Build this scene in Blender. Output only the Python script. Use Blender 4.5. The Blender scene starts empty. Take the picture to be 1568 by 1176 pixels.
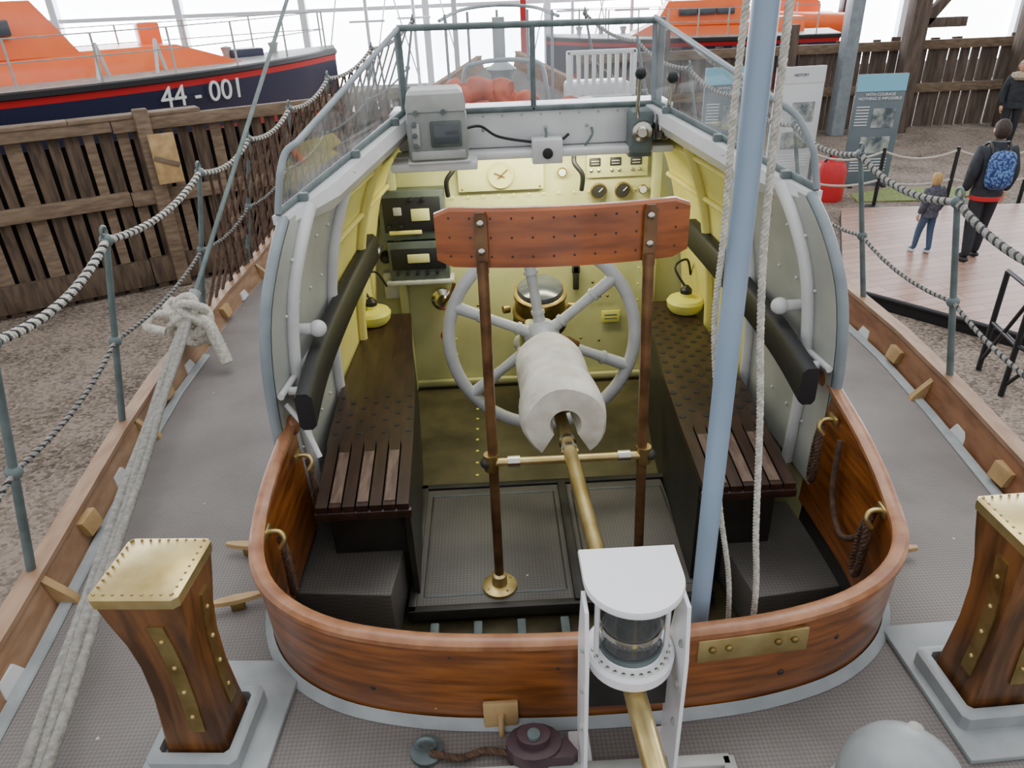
import math,bpy,bmesh,random
from mathutils import Matrix,Vector,Quaternion
random.seed(7)
V=Vector
# ------------------------------------------------------------------ materials
def lin(c):
    if isinstance(c,str):
        c=c.lstrip('#');c=[int(c[i:i+2],16)/255 for i in (0,2,4)]
    return tuple(((x+0.055)/1.055)**2.4 if x>0.04045 else x/12.92 for x in c)+(1,)
def pbr(name,c1,rough=.5,metal=0,c2=None,scale=8,stretch=(1,1,1),bump=0,bscale=60,coat=0,detail=4,lo=.35,hi=.65):
    m=bpy.data.materials.new(name);m.use_nodes=True;nt=m.node_tree;n=nt.nodes;l=nt.links
    b=n['Principled BSDF'];b.inputs['Roughness'].default_value=rough;b.inputs['Metallic'].default_value=metal
    if coat:
        b.inputs['Coat Weight'].default_value=coat;b.inputs['Coat Roughness'].default_value=.22
    tc=n.new('ShaderNodeTexCoord');mp=n.new('ShaderNodeMapping');mp.inputs['Scale'].default_value=stretch
    l.new(tc.outputs['Object'],mp.inputs['Vector'])
    b.inputs['Base Color'].default_value=lin(c1)
    if c2:
        t=n.new('ShaderNodeTexNoise');t.inputs['Scale'].default_value=scale;t.inputs['Detail'].default_value=detail
        l.new(mp.outputs[0],t.inputs['Vector'])
        r=n.new('ShaderNodeValToRGB');r.color_ramp.elements[0].position=lo;r.color_ramp.elements[1].position=hi
        r.color_ramp.elements[0].color=lin(c1);r.color_ramp.elements[1].color=lin(c2)
        l.new(t.outputs['Fac'],r.inputs[0]);l.new(r.outputs[0],b.inputs['Base Color'])
    if bump:
        t2=n.new('ShaderNodeTexNoise');t2.inputs['Scale'].default_value=bscale;t2.inputs['Detail'].default_value=3
        l.new(mp.outputs[0],t2.inputs['Vector'])
        bm=n.new('ShaderNodeBump');bm.inputs['Strength'].default_value=bump;bm.inputs['Distance'].default_value=.01
        l.new(t2.outputs['Fac'],bm.inputs['Height']);l.new(bm.outputs[0],b.inputs['Normal'])
    return m
def emis(name,c,s):
    m=bpy.data.materials.new(name);m.use_nodes=True;b=m.node_tree.nodes['Principled BSDF']
    b.inputs['Base Color'].default_value=lin(c);b.inputs['Emission Color'].default_value=lin(c);b.inputs['Emission Strength'].default_value=s
    return m
def glassm(name,tint,haze=.08):
    m=bpy.data.materials.new(name);m.use_nodes=True;nt=m.node_tree;n=nt.nodes;l=nt.links
    o=n['Material Output'];n.remove(n['Principled BSDF'])
    t=n.new('ShaderNodeBsdfTransparent');t.inputs[0].default_value=lin(tint)
    g=n.new('ShaderNodeBsdfGlossy');g.inputs['Roughness'].default_value=.05
    x=n.new('ShaderNodeMixShader');fr=n.new('ShaderNodeFresnel');fr.inputs[0].default_value=1.6
    d=n.new('ShaderNodeBsdfDiffuse');d.inputs[0].default_value=(.85,.88,.9,1);y=n.new('ShaderNodeMixShader')  # patchy white diffuse mixed in, stands for whitish reflections on the panes
    nz=n.new('ShaderNodeTexNoise');nz.inputs['Scale'].default_value=5;tc=n.new('ShaderNodeTexCoord');l.new(tc.outputs['Object'],nz.inputs['Vector'])
    mr=n.new('ShaderNodeMapRange');mr.inputs['From Min'].default_value=.3;mr.inputs['From Max'].default_value=.75;mr.inputs['To Min'].default_value=haze*.3;mr.inputs['To Max'].default_value=haze*2
    l.new(nz.outputs['Fac'],mr.inputs[0]);l.new(mr.outputs[0],y.inputs[0])
    l.new(fr.outputs[0],x.inputs[0]);l.new(t.outputs[0],x.inputs[1]);l.new(g.outputs[0],x.inputs[2])
    l.new(x.outputs[0],y.inputs[1]);l.new(d.outputs[0],y.inputs[2]);l.new(y.outputs[0],o.inputs[0])
    return m
def deckmat(name,c1,c2,sc=90,bumps=.5,rough=.6,lo=.8,dirt=None):
    m=pbr(name,c1,rough,0,c2,scale=3);nt=m.node_tree;n=nt.nodes;l=nt.links;b=n['Principled BSDF']
    tc=n.new('ShaderNodeTexCoord');mp=n.new('ShaderNodeMapping');mp.inputs['Rotation'].default_value=(0,0,.785)
    l.new(tc.outputs['Object'],mp.inputs[0])
    ck=n.new('ShaderNodeTexChecker');ck.inputs['Scale'].default_value=sc;l.new(mp.outputs[0],ck.inputs['Vector'])
    bm=n.new('ShaderNodeBump');bm.inputs['Strength'].default_value=bumps;bm.inputs['Distance'].default_value=.003
    l.new(ck.outputs['Fac'],bm.inputs['Height']);l.new(bm.outputs[0],b.inputs['Normal'])
    mx=n.new('ShaderNodeMixRGB');mx.blend_type='MULTIPLY';mx.inputs[0].default_value=1
    src=b.inputs['Base Color'].links[0].from_socket
    mul=n.new('ShaderNodeMapRange');mul.inputs['To Min'].default_value=lo;mul.inputs['To Max'].default_value=1.08
    l.new(ck.outputs['Fac'],mul.inputs[0])
    l.new(src,mx.inputs[1]);l.new(mul.outputs[0],mx.inputs[2]);last=mx
    if dirt:
        nz=n.new('ShaderNodeTexNoise');nz.inputs['Scale'].default_value=2.2;nz.inputs['Detail'].default_value=8;nz.inputs['Roughness'].default_value=.7;l.new(tc.outputs['Object'],nz.inputs['Vector'])
        rp=n.new('ShaderNodeMapRange');rp.inputs['From Min'].default_value=.5;rp.inputs['From Max'].default_value=.75;rp.inputs['To Max'].default_value=.5;l.new(nz.outputs['Fac'],rp.inputs[0])
        m2=n.new('ShaderNodeMixRGB');l.new(rp.outputs[0],m2.inputs[0]);l.new(mx.outputs[0],m2.inputs[1]);m2.inputs[2].default_value=lin(dirt)
        vo=n.new('ShaderNodeTexVoronoi');vo.inputs['Scale'].default_value=9;l.new(tc.outputs['Object'],vo.inputs['Vector'])
        lt=n.new('ShaderNodeMath');lt.operation='LESS_THAN';lt.inputs[1].default_value=.04;l.new(vo.outputs['Distance'],lt.inputs[0])
        m3=n.new('ShaderNodeMixRGB');l.new(lt.outputs[0],m3.inputs[0]);l.new(m2.outputs[0],m3.inputs[1]);m3.inputs[2].default_value=lin('#bdb8af');last=m3
    l.new(last.outputs[0],b.inputs['Base Color'])
    return m
def gravelmat(name,c1,c2,sc=28):
    m=bpy.data.materials.new(name);m.use_nodes=True;nt=m.node_tree;n=nt.nodes;l=nt.links;b=n['Principled BSDF'];b.inputs['Roughness'].default_value=.95
    tc=n.new('ShaderNodeTexCoord');v=n.new('ShaderNodeTexVoronoi');v.inputs['Scale'].default_value=sc;l.new(tc.outputs['Object'],v.inputs['Vector'])
    s=n.new('ShaderNodeSeparateColor');l.new(v.outputs['Color'],s.inputs[0])
    nz=n.new('ShaderNodeTexNoise');nz.inputs['Scale'].default_value=1.2;nz.inputs['Detail'].default_value=5;l.new(tc.outputs['Object'],nz.inputs['Vector'])
    ad=n.new('ShaderNodeMath');ad.operation='MULTIPLY_ADD';ad.inputs[1].default_value=.55;l.new(s.outputs[0],ad.inputs[0]);l.new(nz.outputs['Fac'],ad.inputs[2])
    r=n.new('ShaderNodeValToRGB');r.color_ramp.elements[0].position=.35;r.color_ramp.elements[1].position=1.0
    r.color_ramp.elements[0].color=lin(c1);r.color_ramp.elements[1].color=lin(c2);l.new(ad.outputs[0],r.inputs[0]);l.new(r.outputs[0],b.inputs['Base Color'])
    bm=n.new('ShaderNodeBump');bm.inputs['Strength'].default_value=.8;bm.inputs['Distance'].default_value=.02;l.new(v.outputs['Distance'],bm.inputs['Height']);bm.invert=True;l.new(bm.outputs[0],b.inputs['Normal'])
    return m
def plankmat(name,c1,c2,w,lng,rot=0):
    m=bpy.data.materials.new(name);m.use_nodes=True;nt=m.node_tree;n=nt.nodes;l=nt.links;b=n['Principled BSDF'];b.inputs['Roughness'].default_value=.4
    tc=n.new('ShaderNodeTexCoord');mp=n.new('ShaderNodeMapping');mp.inputs['Rotation'].default_value=(0,0,rot);l.new(tc.outputs['Object'],mp.inputs[0])
    br=n.new('ShaderNodeTexBrick');br.inputs['Scale'].default_value=1;br.inputs['Brick Width'].default_value=lng;br.inputs['Row Height'].default_value=w
    br.inputs['Mortar Size'].default_value=.006;br.inputs['Color1'].default_value=lin(c1);br.inputs['Color2'].default_value=lin(c2);br.inputs['Mortar'].default_value=lin('#5a4238')
    l.new(mp.outputs[0],br.inputs['Vector']);l.new(br.outputs[0],b.inputs['Base Color'])
    return m
M={}
M['deck']=deckmat('deck_nonslip','#76706d','#827d79',130,dirt='#5f5953')
M['mat']=deckmat('rubber_mat','#595651','#68645f',110,.6,.5,dirt='#474440')
M['varn']=pbr('varnished_wood','#9a5a26',.34,0,'#693a15',scale=5,stretch=(1,1,9),bump=.1,coat=.4,detail=6)
M['varnx']=pbr('varnished_seatback','#a8581f',.25,0,'#7b3c10',scale=4,stretch=(1,1,7),coat=.6)
M['varncap']=pbr('varnished_cap','#a87550',.36,0,'#875535',scale=14,coat=.3)
M['rail']=pbr('rail_wood','#a58467',.5,0,'#8a684b',scale=6,stretch=(4,1,4),coat=.1)
M['railr']=pbr('rail_wood_varnished','#946643',.45,0,'#754b2d',scale=6,stretch=(4,1,4),coat=.2)
M['post']=pbr('samson_wood','#7d5029',.4,0,'#42270f',scale=7,stretch=(4,4,.4),coat=.2)
M['brass']=pbr('brass','#d2bf86',.36,.85,'#b39c62',scale=12)
M['brassd']=pbr('old_brass','#b09a62',.4,.85,'#87703f',scale=14)
M['bronze']=pbr('brown_tube','#8d6947',.3,.5,'#5c4029',scale=10)
M['chrome']=pbr('chrome','#c8c4b8',.2,1)
M['white']=pbr('white_paint','#dcdddc',.38,0,'#cccdcd',scale=6,coat=.2)
M['white2']=pbr('lamp_white','#f5f5f8',.35,coat=.3)
M['grey']=pbr('grey_paint','#a0a5a6',.42,0,'#8c9294',scale=9)
M['tube']=pbr('frame_grey_paint','#8d979d',.4,0,'#7e888e',scale=9)
M['lgrey']=pbr('light_grey_paint','#b6b8b3',.5,0,'#9a9c98',scale=7)
M['wallgrey']=pbr('wall_grey_paint','#b4b6ae',.45,0,'#9fa29b',scale=4)
M['bluegrey']=pbr('blue_grey_paint','#93a7bd',.4,0,'#879cb2',scale=4)
M['stan']=pbr('stanchion_paint','#667373',.5,0,'#525d5d',scale=14)
M['cream']=pbr('cream_green_paint','#c6c691',.42,0,'#b2b27c',scale=4)
M['creamy']=pbr('yellow_cream_paint','#e6de88',.42,0,'#d8ce74',scale=4)
M['dkwood']=pbr('bench_wood','#38231b',.38,0,'#241610',scale=8,stretch=(5,.7,3),coat=.2)
M['slat']=pbr('weathered_slat','#6b574a',.55,0,'#4c392f',scale=14,stretch=(4,.8,4))
M['dark']=pbr('dark_paint','#33312c',.5,0,'#24221f',scale=6)
M['black']=pbr('black_rubber','#17181b',.5)
M['floorc']=pbr('cockpit_floor_paint','#5f583f',.32,0,'#3b3626',scale=4)
M['wheel']=pbr('wheel_paint','#c3c6c5',.38,0,'#b2b5b4',scale=9,coat=.2)
M['pad']=pbr('cream_canvas_pad','#e2dfd2',.85,0,'#c8c2b3',scale=10,bump=.5,bscale=22)
M['glass']=glassm('window_glass','#eef2f4',.13)
M['lens']=glassm('lens_glass','#ccd4d4',.05)
M['gravelL']=gravelmat('gravel_brown','#453a30','#97887a',34)
M['plat']=plankmat('walkway_planks','#b08b7a','#9a7768',.16,1.3,-.2)
M['fence']=pbr('weathered_planks','#62503f',.8,0,'#3e3127',scale=5,stretch=(4,4,.6),bump=.4,bscale=20)
M['fencel']=pbr('weathered_beam','#84705b',.8,0,'#675544',scale=5,stretch=(1,1,5),bump=.3)
M['fencefar']=pbr('dark_planks','#6a5c51',.85,0,'#4d4138',scale=4,stretch=(4,4,.5))
M['gap']=pbr('fence_backing','#1c1713',.9)
M['orange']=pbr('orange_paint','#ff7420',.4,0,'#fa6416',scale=2,coat=.3)
M['red']=pbr('red_paint','#c8282c',.4)
M['redc']=pbr('red_canvas','#c9603f',.8,0,'#9a4028',scale=9,bump=.9,bscale=14)
M['navy']=pbr('navy_paint','#2a2c46',.35,coat=.3)
M['textw']=pbr('white_lettering','#e8e8e8',.5)
M['rope_l']=pbr('rope_light','#d2cec3',.9,0,'#aca79a',scale=80)
M['rope_d']=pbr('rope_dark','#2b2d31',.85)
M['rope_g']=pbr('rope_grey','#9a9790',.9,0,'#7f7c76',scale=60,bump=.4,bscale=150)
M['rope_b']=pbr('rope_brown','#5e4736',.9,0,'#423026',scale=60)
M['yellow']=pbr('yellow_plastic','#dcd765',.45)
M['ltwood']=pbr('light_wood','#c0a070',.5,0,'#a38456',scale=10)
M['purple']=pbr('maroon_paint','#453138',.4,0,'#4f3d42',scale=10)
M['screen']=pbr('pale_screen','#d6d698',.4)
M['scrdk']=pbr('dark_screen','#4c5258',.15)
M['instr']=pbr('instrument_grey','#59635f',.45,0,'#464f4c',scale=10)
M['radar']=pbr('radar_grey','#959894',.5,0,'#858884',scale=10)
M['blue']=pbr('sign_blue','#7cbfd8',.5)
M['slate']=pbr('sign_slate','#68757c',.5,0,'#5f6d74',scale=2)
M['signw']=pbr('sign_white','#d4d8da',.5)
M['photo']=pbr('sign_photo','#b0b7b0',.5,0,'#45545c',scale=6)
M['grass']=pbr('grass_green','#8f9c5e',.95,0,'#6d7c45',scale=30,bump=.5,bscale=80)
M['skin']=pbr('skin','#c99678',.6)
M['jacket']=pbr('dark_jacket','#22252a',.8,0,'#2f333a',scale=12)
M['jeans']=pbr('dark_trousers','#26272d',.85)
M['jeansb']=pbr('blue_jeans','#41556d',.85)
M['coat']=pbr('child_coat','#3a3b45',.85,0,'#5a5c68',scale=30)
M['hairb']=pbr('hair_blond','#c4a06a',.7,0,'#a5824f',scale=40,stretch=(1,1,.3))
M['haird']=pbr('hair_dark','#3a2c22',.7,0,'#251c15',scale=40)
M['bag']=pbr('backpack_blue','#20366a',.7,0,'#5f80b8',scale=40,lo=.50,hi=.54)
M['fur']=pbr('fur_hat','#c4b29c',.95,0,'#968574',scale=40,bump=.8,bscale=60)
M['shoe']=pbr('shoe_grey','#b5b8bb',.6)
M['daylight']=emis('daylight_glazing','#f6f9ff',13)
M['haze']=pbr('far_haze_tint','#d8dfe7',.6)  # pale tone puts the hazy window glare into the colour of far parts

# ------------------------------------------------------------------ builders
class G:
    def __init__(s,name):
        s.e=bpy.data.objects.new(name,None);bpy.context.collection.objects.link(s.e);s.e.empty_display_size=.1
    def add(s,name,vs,fs,mats,smooth=35,mi=None):
        me=bpy.data.meshes.new(name);me.from_pydata([tuple(v) for v in vs],[],fs)
        if not isinstance(mats,(list,tuple)): mats=[mats]
        for m in mats: me.materials.append(m)
        bm=bmesh.new();bm.from_mesh(me)
        if mi is not None:
            bm.faces.ensure_lookup_table()
            for f,i in zip(bm.faces,mi): f.material_index=i
        bmesh.ops.recalc_face_normals(bm,faces=bm.faces);bm.to_mesh(me);bm.free()
        s.fin(me,smooth);o=bpy.data.objects.new(name,me);bpy.context.collection.objects.link(o);o.parent=s.e
        return o
    def fin(s,me,smooth):
        if smooth:
            me.polygons.foreach_set('use_smooth',[True]*len(me.polygons))
            try: me.set_sharp_from_angle(angle=math.radians(smooth))
            except Exception: pass
def box(g,name,c,s,mat,rot=None,bev=.004,z=None):
    bm=bmesh.new();bmesh.ops.create_cube(bm,size=1)
    for v in bm.verts: v.co=V((v.co.x*s[0],v.co.y*s[1],v.co.z*s[2]))
    if bev: bmesh.ops.bevel(bm,geom=bm.edges[:],offset=min(bev,min(s)*.45),segments=2,affect='EDGES',profile=.5)
    Rm=rot if rot is not None else Matrix.Identity(3)
    vs=[Rm@v.co+V(c) for v in bm.verts];fs=[[v.index for v in f.verts] for f in bm.faces];bm.free()
    return g.add(name,vs,fs,mat,40)
def rz(a): return Matrix.Rotation(math.radians(a),3,'Z')
def rx(a): return Matrix.Rotation(math.radians(a),3,'X')
def frames(pts,closed=False):
    n=len(pts);T=[]
    for i in range(n):
        if closed: t=pts[(i+1)%n]-pts[i-1]
        else: t=pts[min(i+1,n-1)]-pts[max(i-1,0)]
        T.append(t.normalized())
    a=V((0,0,1)) if abs(T[0].z)<.9 else V((1,0,0))
    N=[(a-T[0]*a.dot(T[0])).normalized()]
    for i in range(1,n):
        q=T[i-1].rotation_difference(T[i]);v=q@N[-1];v=(v-T[i]*v.dot(T[i])).normalized();N.append(v)
    return T,N
def sweep(pts,r,seg,closed=False,ry=None):
    pts=[V(p) for p in pts];n=len(pts);T,N=frames(pts,closed);vs=[];fs=[]
    for i in range(n):
        B=T[i].cross(N[i]);ri=r[i] if isinstance(r,(list,tuple)) else r
        rj=ri if ry is None else ry
        for k in range(seg):
            a=2*math.pi*k/seg;vs.append(pts[i]+N[i]*math.cos(a)*ri+B*math.sin(a)*rj)
    for i in range(n if closed else n-1):
        for k in range(seg):
            a=i*seg+k;b=i*seg+(k+1)%seg;c=((i+1)%n)*seg+(k+1)%seg;d=((i+1)%n)*seg+k;fs.append([a,b,c,d])
    if not closed:
        fs.append(list(range(seg))[::-1]);fs.append([(n-1)*seg+k for k in range(seg)])
    return vs,fs
def tube(g,name,pts,r,mat,seg=12,closed=False,ry=None):
    vs,fs=sweep(pts,r,seg,closed,ry);return g.add(name,vs,fs,mat,50)
def cyl(g,name,p,q,r,mat,seg=24,r2=None):
    return tube(g,name,[p,q],[r,r if r2 is None else r2],mat,seg)
def crom(P,n=6,closed=False):
    P=[V(p) for p in P];m=len(P);out=[]
    for i in range(m if closed else m-1):
        if closed: a,b,c,d=P[i-1],P[i],P[(i+1)%m],P[(i+2)%m]
        else: a,b,c,d=P[max(i-1,0)],P[i],P[i+1],P[min(i+2,m-1)]
        for k in range(n):
            t=k/n;out.append(.5*((2*b)+(c-a)*t+(2*a-5*b+4*c-d)*t*t+(3*b-a-3*c+d)*t**3))
    if not closed: out.append(P[-1])
    return out
def resample(P,step):
    P=[V(p) for p in P];out=[P[0]];acc=0
    for a,b in zip(P,P[1:]):
        L=(b-a).length
        if L<1e-9: continue
        d=step-acc
        while d<=L: out.append(a.lerp(b,d/L));d+=step
        acc=L-(d-step)
    return out
def rope(g,name,pts,r,mats,pitch=.05,ns=3,seg=5):
    P=resample(pts,pitch/6)
    if len(P)<3: P=[V(pts[0]),V(pts[0]).lerp(V(pts[-1]),.5),V(pts[-1])]
    T,N=frames(P);vs=[];fs=[];mi=[]
    for s in range(ns):
        Q=[]
        for i,p in enumerate(P):
            a=2*math.pi*(i/6+s/ns);B=T[i].cross(N[i]);Q.append(p+(N[i]*math.cos(a)+B*math.sin(a))*r*.52)
        v,f=sweep(Q,r*.55,seg);o=len(vs);vs+=v;fs+=[[x+o for x in ff] for ff in f];mi+=[s%len(mats)]*len(f)
    return g.add(name,vs,fs,mats,60,mi)
def sag(p,q,s,n=14):
    p,q=V(p),V(q);return [p.lerp(q,i/n)-V((0,0,4*s*(i/n)*(1-i/n))) for i in range(n+1)]
def lathe(g,name,base,axis,prof,mat,seg=32,xs=1):
    ax=V(axis).normalized();a=V((0,0,1)) if abs(ax.z)<.9 else V((1,0,0));N=(a-ax*a.dot(ax)).normalized();B=ax.cross(N)
    vs=[];fs=[];n=len(prof)
    for r,h in prof:
        for k in range(seg):
            t=2*math.pi*k/seg;vs.append(V(base)+ax*h+N*math.cos(t)*r*xs+B*math.sin(t)*r)
    for i in range(n-1):
        for k in range(seg): fs.append([i*seg+k,i*seg+(k+1)%seg,(i+1)*seg+(k+1)%seg,(i+1)*seg+k])
    fs.append(list(range(seg)));fs.append([(n-1)*seg+k for k in range(seg)])
    return g.add(name,vs,fs,mat,40)
def ball(g,name,c,r,mat,sc=(1,1,1),seg=20):
    bm=bmesh.new();bmesh.ops.create_uvsphere(bm,u_segments=seg,v_segments=seg//2+2,radius=r)
    vs=[V((v.co.x*sc[0],v.co.y*sc[1],v.co.z*sc[2]))+V(c) for v in bm.verts];fs=[[v.index for v in f.verts] for f in bm.faces];bm.free()
    return g.add(name,vs,fs,mat,60)
def prism(g,name,poly,ext,mat,smooth=30):
    ext=V(ext);n=len(poly);vs=[V(p) for p in poly]+[V(p)+ext for p in poly]
    fs=[list(range(n))[::-1],list(range(n,2*n))]+[[i,(i+1)%n,n+(i+1)%n,n+i] for i in range(n)]
    return g.add(name,vs,fs,mat,smooth)
def loft(g,name,rings,mat,closed=True,caps=True,smooth=35):
    m=len(rings[0]);vs=[p for r in rings for p in r];fs=[]
    for i in range(len(rings)-1):
        for k in range(m if closed else m-1): fs.append([i*m+k,i*m+(k+1)%m,(i+1)*m+(k+1)%m,(i+1)*m+k])
    if caps and closed: fs.append(list(range(m)));fs.append([(len(rings)-1)*m+k for k in range(m)])
    return g.add(name,vs,fs,mat,smooth)
def text(g,name,body,size,loc,xd,yd,mat,ext=.002,align='CENTER'):
    cu=bpy.data.curves.new(name,'FONT');cu.body=body;cu.size=size;cu.extrude=ext;cu.align_x=align;cu.align_y='CENTER'
    o=bpy.data.objects.new(name,cu);bpy.context.collection.objects.link(o);dg=bpy.context.evaluated_depsgraph_get()
    me=bpy.data.meshes.new_from_object(o.evaluated_get(dg));bpy.data.objects.remove(o)
    xd=V(xd).normalized();yd=V(yd).normalized();zd=xd.cross(yd)
    R=Matrix((xd,yd,zd)).transposed()
    for v in me.vertices: v.co=R@v.co+V(loc)
    me.materials.clear();me.materials.append(mat)
    o=bpy.data.objects.new(name,me);bpy.context.collection.objects.link(o);o.parent=g.e
def interp(T,y):
    if y<=T[0][0]: return T[0][1]
    for a,b in zip(T,T[1:]):
        if y<=b[0]:
            t=(y-a[0])/(b[0]-a[0]);return a[1]+(b[1]-a[1])*t
    return T[-1][1]
def lrp(a,b,t): return a+(b-a)*t

# ------------------------------------------------------------------ camera
f=1114.;W=1568.
cd=bpy.data.cameras.new('camera');cam=bpy.data.objects.new('camera',cd);bpy.context.collection.objects.link(cam)
bpy.context.scene.camera=cam;cd.sensor_width=36;cd.lens=36*f/W;cd.clip_start=.05
Rc=Matrix.Rotation(math.radians(-1),3,'Z')@Matrix.Rotation(math.pi/2-math.radians(28.6),3,'X')@Matrix.Rotation(-.042,3,'Z')
cam.matrix_world=Matrix.Translation((-.15,0,1.6))@Rc.to_4x4()

# ------------------------------------------------------------------ hull and deck
HE=[(-.8,1.28),(.5,1.40),(1.5,1.50),(2,1.56),(2.5,1.62),(3,1.66),(4,1.67),(5,1.60),(6,1.42),(7,1.08),(7.8,.68),(8.5,.15),(8.6,.02)]
def he(y): return interp(HE,y)
def zs(y): return 0 if y<3.7 else .037*(y-3.7)**2
CX=.042
aft=[(-.900,2.12),(-.902,1.84),(-.893,1.66),(-.85,1.49),(-.765,1.365),(-.62,1.27),(-.42,1.215),(-.2,1.193),(.0,1.188),(.2,1.193),(.42,1.215),(.62,1.27),(.765,1.365),(.85,1.49),(.893,1.66),(.902,1.84),(.900,2.12)]
aftc=[(p.x+CX,p.y) for p in crom([(x,y,0) for x,y in aft],5)]
boat=G('lifeboat_hull')
ys=[-.8+i*.1 for i in range(94)]
for sx,nm in ((-1,'port'),(1,'starboard')):
    half=[p for p in aftc if (p[0]-CX)*sx>=-1e-6];half=sorted(half,key=lambda p:p[1])
    rows=[(CX,-.8),(CX,0.),(CX,.6)]+half+[(lrp(half[-1][0],.02+sx*.84,(y-2.12)/1.54),y) for y in (2.5,3.0,3.4,3.66)]
    rings=[[V((px,py,0)),V((lrp(px,sx*he(py),.5),py,0)),V((sx*he(py),py,0))] for px,py in rows]
    loft(boat,'side_deck_'+nm,rings,M['deck'],False)
fy=[3.66]+[y for y in ys if y>=3.7]
loft(boat,'foredeck',[[V((-he(y),y,zs(y))),V((0,y,zs(y)+(.0 if y<3.7 else .03))),V((he(y),y,zs(y)))] for y in fy],M['deck'],False)
for sx in (-1,1):
    rings=[]
    for y in ys:
        h=he(y);k=min(1,max(0,(8.6-y)/3));z=zs(y)
        rings.append([V((sx*h,y,z)),V((sx*(h+.07),y,z-.03)),V((sx*(h+.07),y,z-.14)),V((sx*(h+.02),y,z-.3)),V((sx*(h*.9),y,lrp(z-.6,-.7,k))),V((sx*h*.45,y,-1.25)),V((0,y,-1.45))])
    loft(boat,'hull_side',rings,M['grey'],False)
prism(boat,'transom',[(-1.28,-.8,0),(1.28,-.8,0),(1.2,-.8,-.6),(.6,-.8,-1.25),(-.6,-.8,-1.25),(-1.2,-.8,-.6)],(0,-.02,0),M['grey'])
box(boat,'keel',(0,3.5,-1.6),(.16,8,.4),M['dark'])
for sx,nm in ((-1,'port'),(1,'starboard')):
    r=[];c=[];hh=.10 if sx<0 else .13;rm=M['rail'] if sx<0 else M['railr']
    for y in ys:
        h=he(y);z=zs(y);r.append([V((sx*(h+.005),y,z-.01)),V((sx*(h+.045),y,z-.01)),V((sx*(h+.075),y,z+hh)),V((sx*(h+.035),y,z+hh))])
        c.append([V((sx*(h+.025),y,z+hh)),V((sx*(h+.085),y,z+hh)),V((sx*(h+.085),y,z+hh+.018)),V((sx*(h+.025),y,z+hh+.018))])
    loft(boat,'toe_rail_'+nm,r,rm);loft(boat,'toe_rail_cap_'+nm,c,M['rail'])
    y=.45;i=0
    while y<6:
        h=he(y);z=zs(y)
        if i%3==0:
            pts=[V((sx*(h+.0),y-.05,z+.004)),V((sx*(h+.0),y+.05,z+.004)),V((sx*(h+.014),y+.035,z+.045)),V((sx*(h+.014),y-.035,z+.045))]
            prism(boat,'scupper',pts,(sx*.012,0,0),M['white'])
        elif i%3==1:
            prism(boat,'rail_knee',[V((sx*(h+.01),y-.012,z)),V((sx*(h-.05),y-.012,z)),V((sx*(h-.045),y-.012,z+.018)),V((sx*(h+.03),y-.012,z+.095))],(0,.026,0),M['ltwood'])
        else:
            prism(boat,'rail_pad',[V((sx*(h+.012),y-.04,z+.03)),V((sx*(h+.012),y+.04,z+.03)),V((sx*(h+.03),y+.045,z+.085)),V((sx*(h+.03),y-.045,z+.085))],(-sx*.025,0,0),M['ltwood'])
        y+=.31;i+=1
for sx in (-1,1):
    loft(boat,'waterway',[[V((sx*(he(y)-.035),y,.003)),V((sx*(he(y)-.03),y,.008)),V((sx*(he(y)-.002),y,.012)),V((sx*(he(y)-.002),y,.003))] for y in ys if y<3.5],M['grey'])
box(boat,'forward_cabin_trunk',(0.03,4.75,.40),(1.3,2.1,.70),M['white'],bev=.05)
box(boat,'deck_hatch_frame_a',(-.14,1.04,.012),(.95,.03,.025),M['lgrey'])
box(boat,'deck_hatch_frame_b',(-.62,.74,.012),(.03,.62,.025),M['lgrey'])
box(boat,'deck_hatch_frame_c',(.33,.74,.012),(.03,.62,.025),M['lgrey'])
box(boat,'deck_hatch_lid',(-.145,.72,.008),(.92,.6,.014),M['mat'])
wl=[[V((x,y,.0)),V((x*.985,y,-.42))] for x,y in aftc]
loft(boat,'cockpit_inner_wall',wl,M['dark'],False)
loft(boat,'cockpit_side_port',[[V((-.858,2.1,0)),V((-.85,2.1,-.42))],[V((-.82,3.64,0)),V((-.80,3.64,-.42))]],M['cream'],False)
loft(boat,'cockpit_side_starboard',[[V((.942,2.1,0)),V((.92,2.1,-.42))],[V((.86,3.64,0)),V((.84,3.64,-.42))]],M['cream'],False)
box(boat,'cockpit_sole',(.02,2.4,-.40),(1.85,2.5,.06),M['floorc'],bev=0)
box(boat,'sole_hatch_port',(-.205,2.22,-.325),(.57,.68,.05),M['mat'],bev=.008)
box(boat,'sole_hatch_starboard',(.315,2.22,-.325),(.42,.68,.05),M['mat'],bev=.008)
for a,b in (((-.5,1.87),(.55,1.87)),((-.5,2.58),(.55,2.58)),((-.5,1.87),(-.5,2.58)),((.55,1.87),(.55,2.58))):
    cx,cy=(a[0]+b[0])/2,(a[1]+b[1])/2
    box(boat,'hatch_border',(cx,cy,-.318),(abs(a[0]-b[0])+.03,abs(a[1]-b[1])+.03,.045),M['dark'])
box(boat,'hatch_centre_bar',(.09,2.22,-.31),(.035,.7,.05),M['dark'])
for x0,x1 in ((-.46,.05),(.13,.51)):
    for y in (1.93,2.51): box(boat,'mat_edge',((x0+x1)/2,y,-.300),(x1-x0,.008,.005),M['stan'])
    for x in (x0,x1): box(boat,'mat_edge',(x,2.22,-.300),(.008,.58,.005),M['dark'])
box(boat,'port_step',(-.70,2.0,-.24),(.36,.42,.22),M['mat'],rz(-6),bev=.01)
box(boat,'starboard_step',(.79,1.97,-.27),(.34,.46,.18),M['mat'],rz(6),bev=.01)
for i in range(7): box(boat,'grating_bar',(-.42+i*.15,1.68,-.345),(.03,.3,.04),M['stan'])
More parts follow.
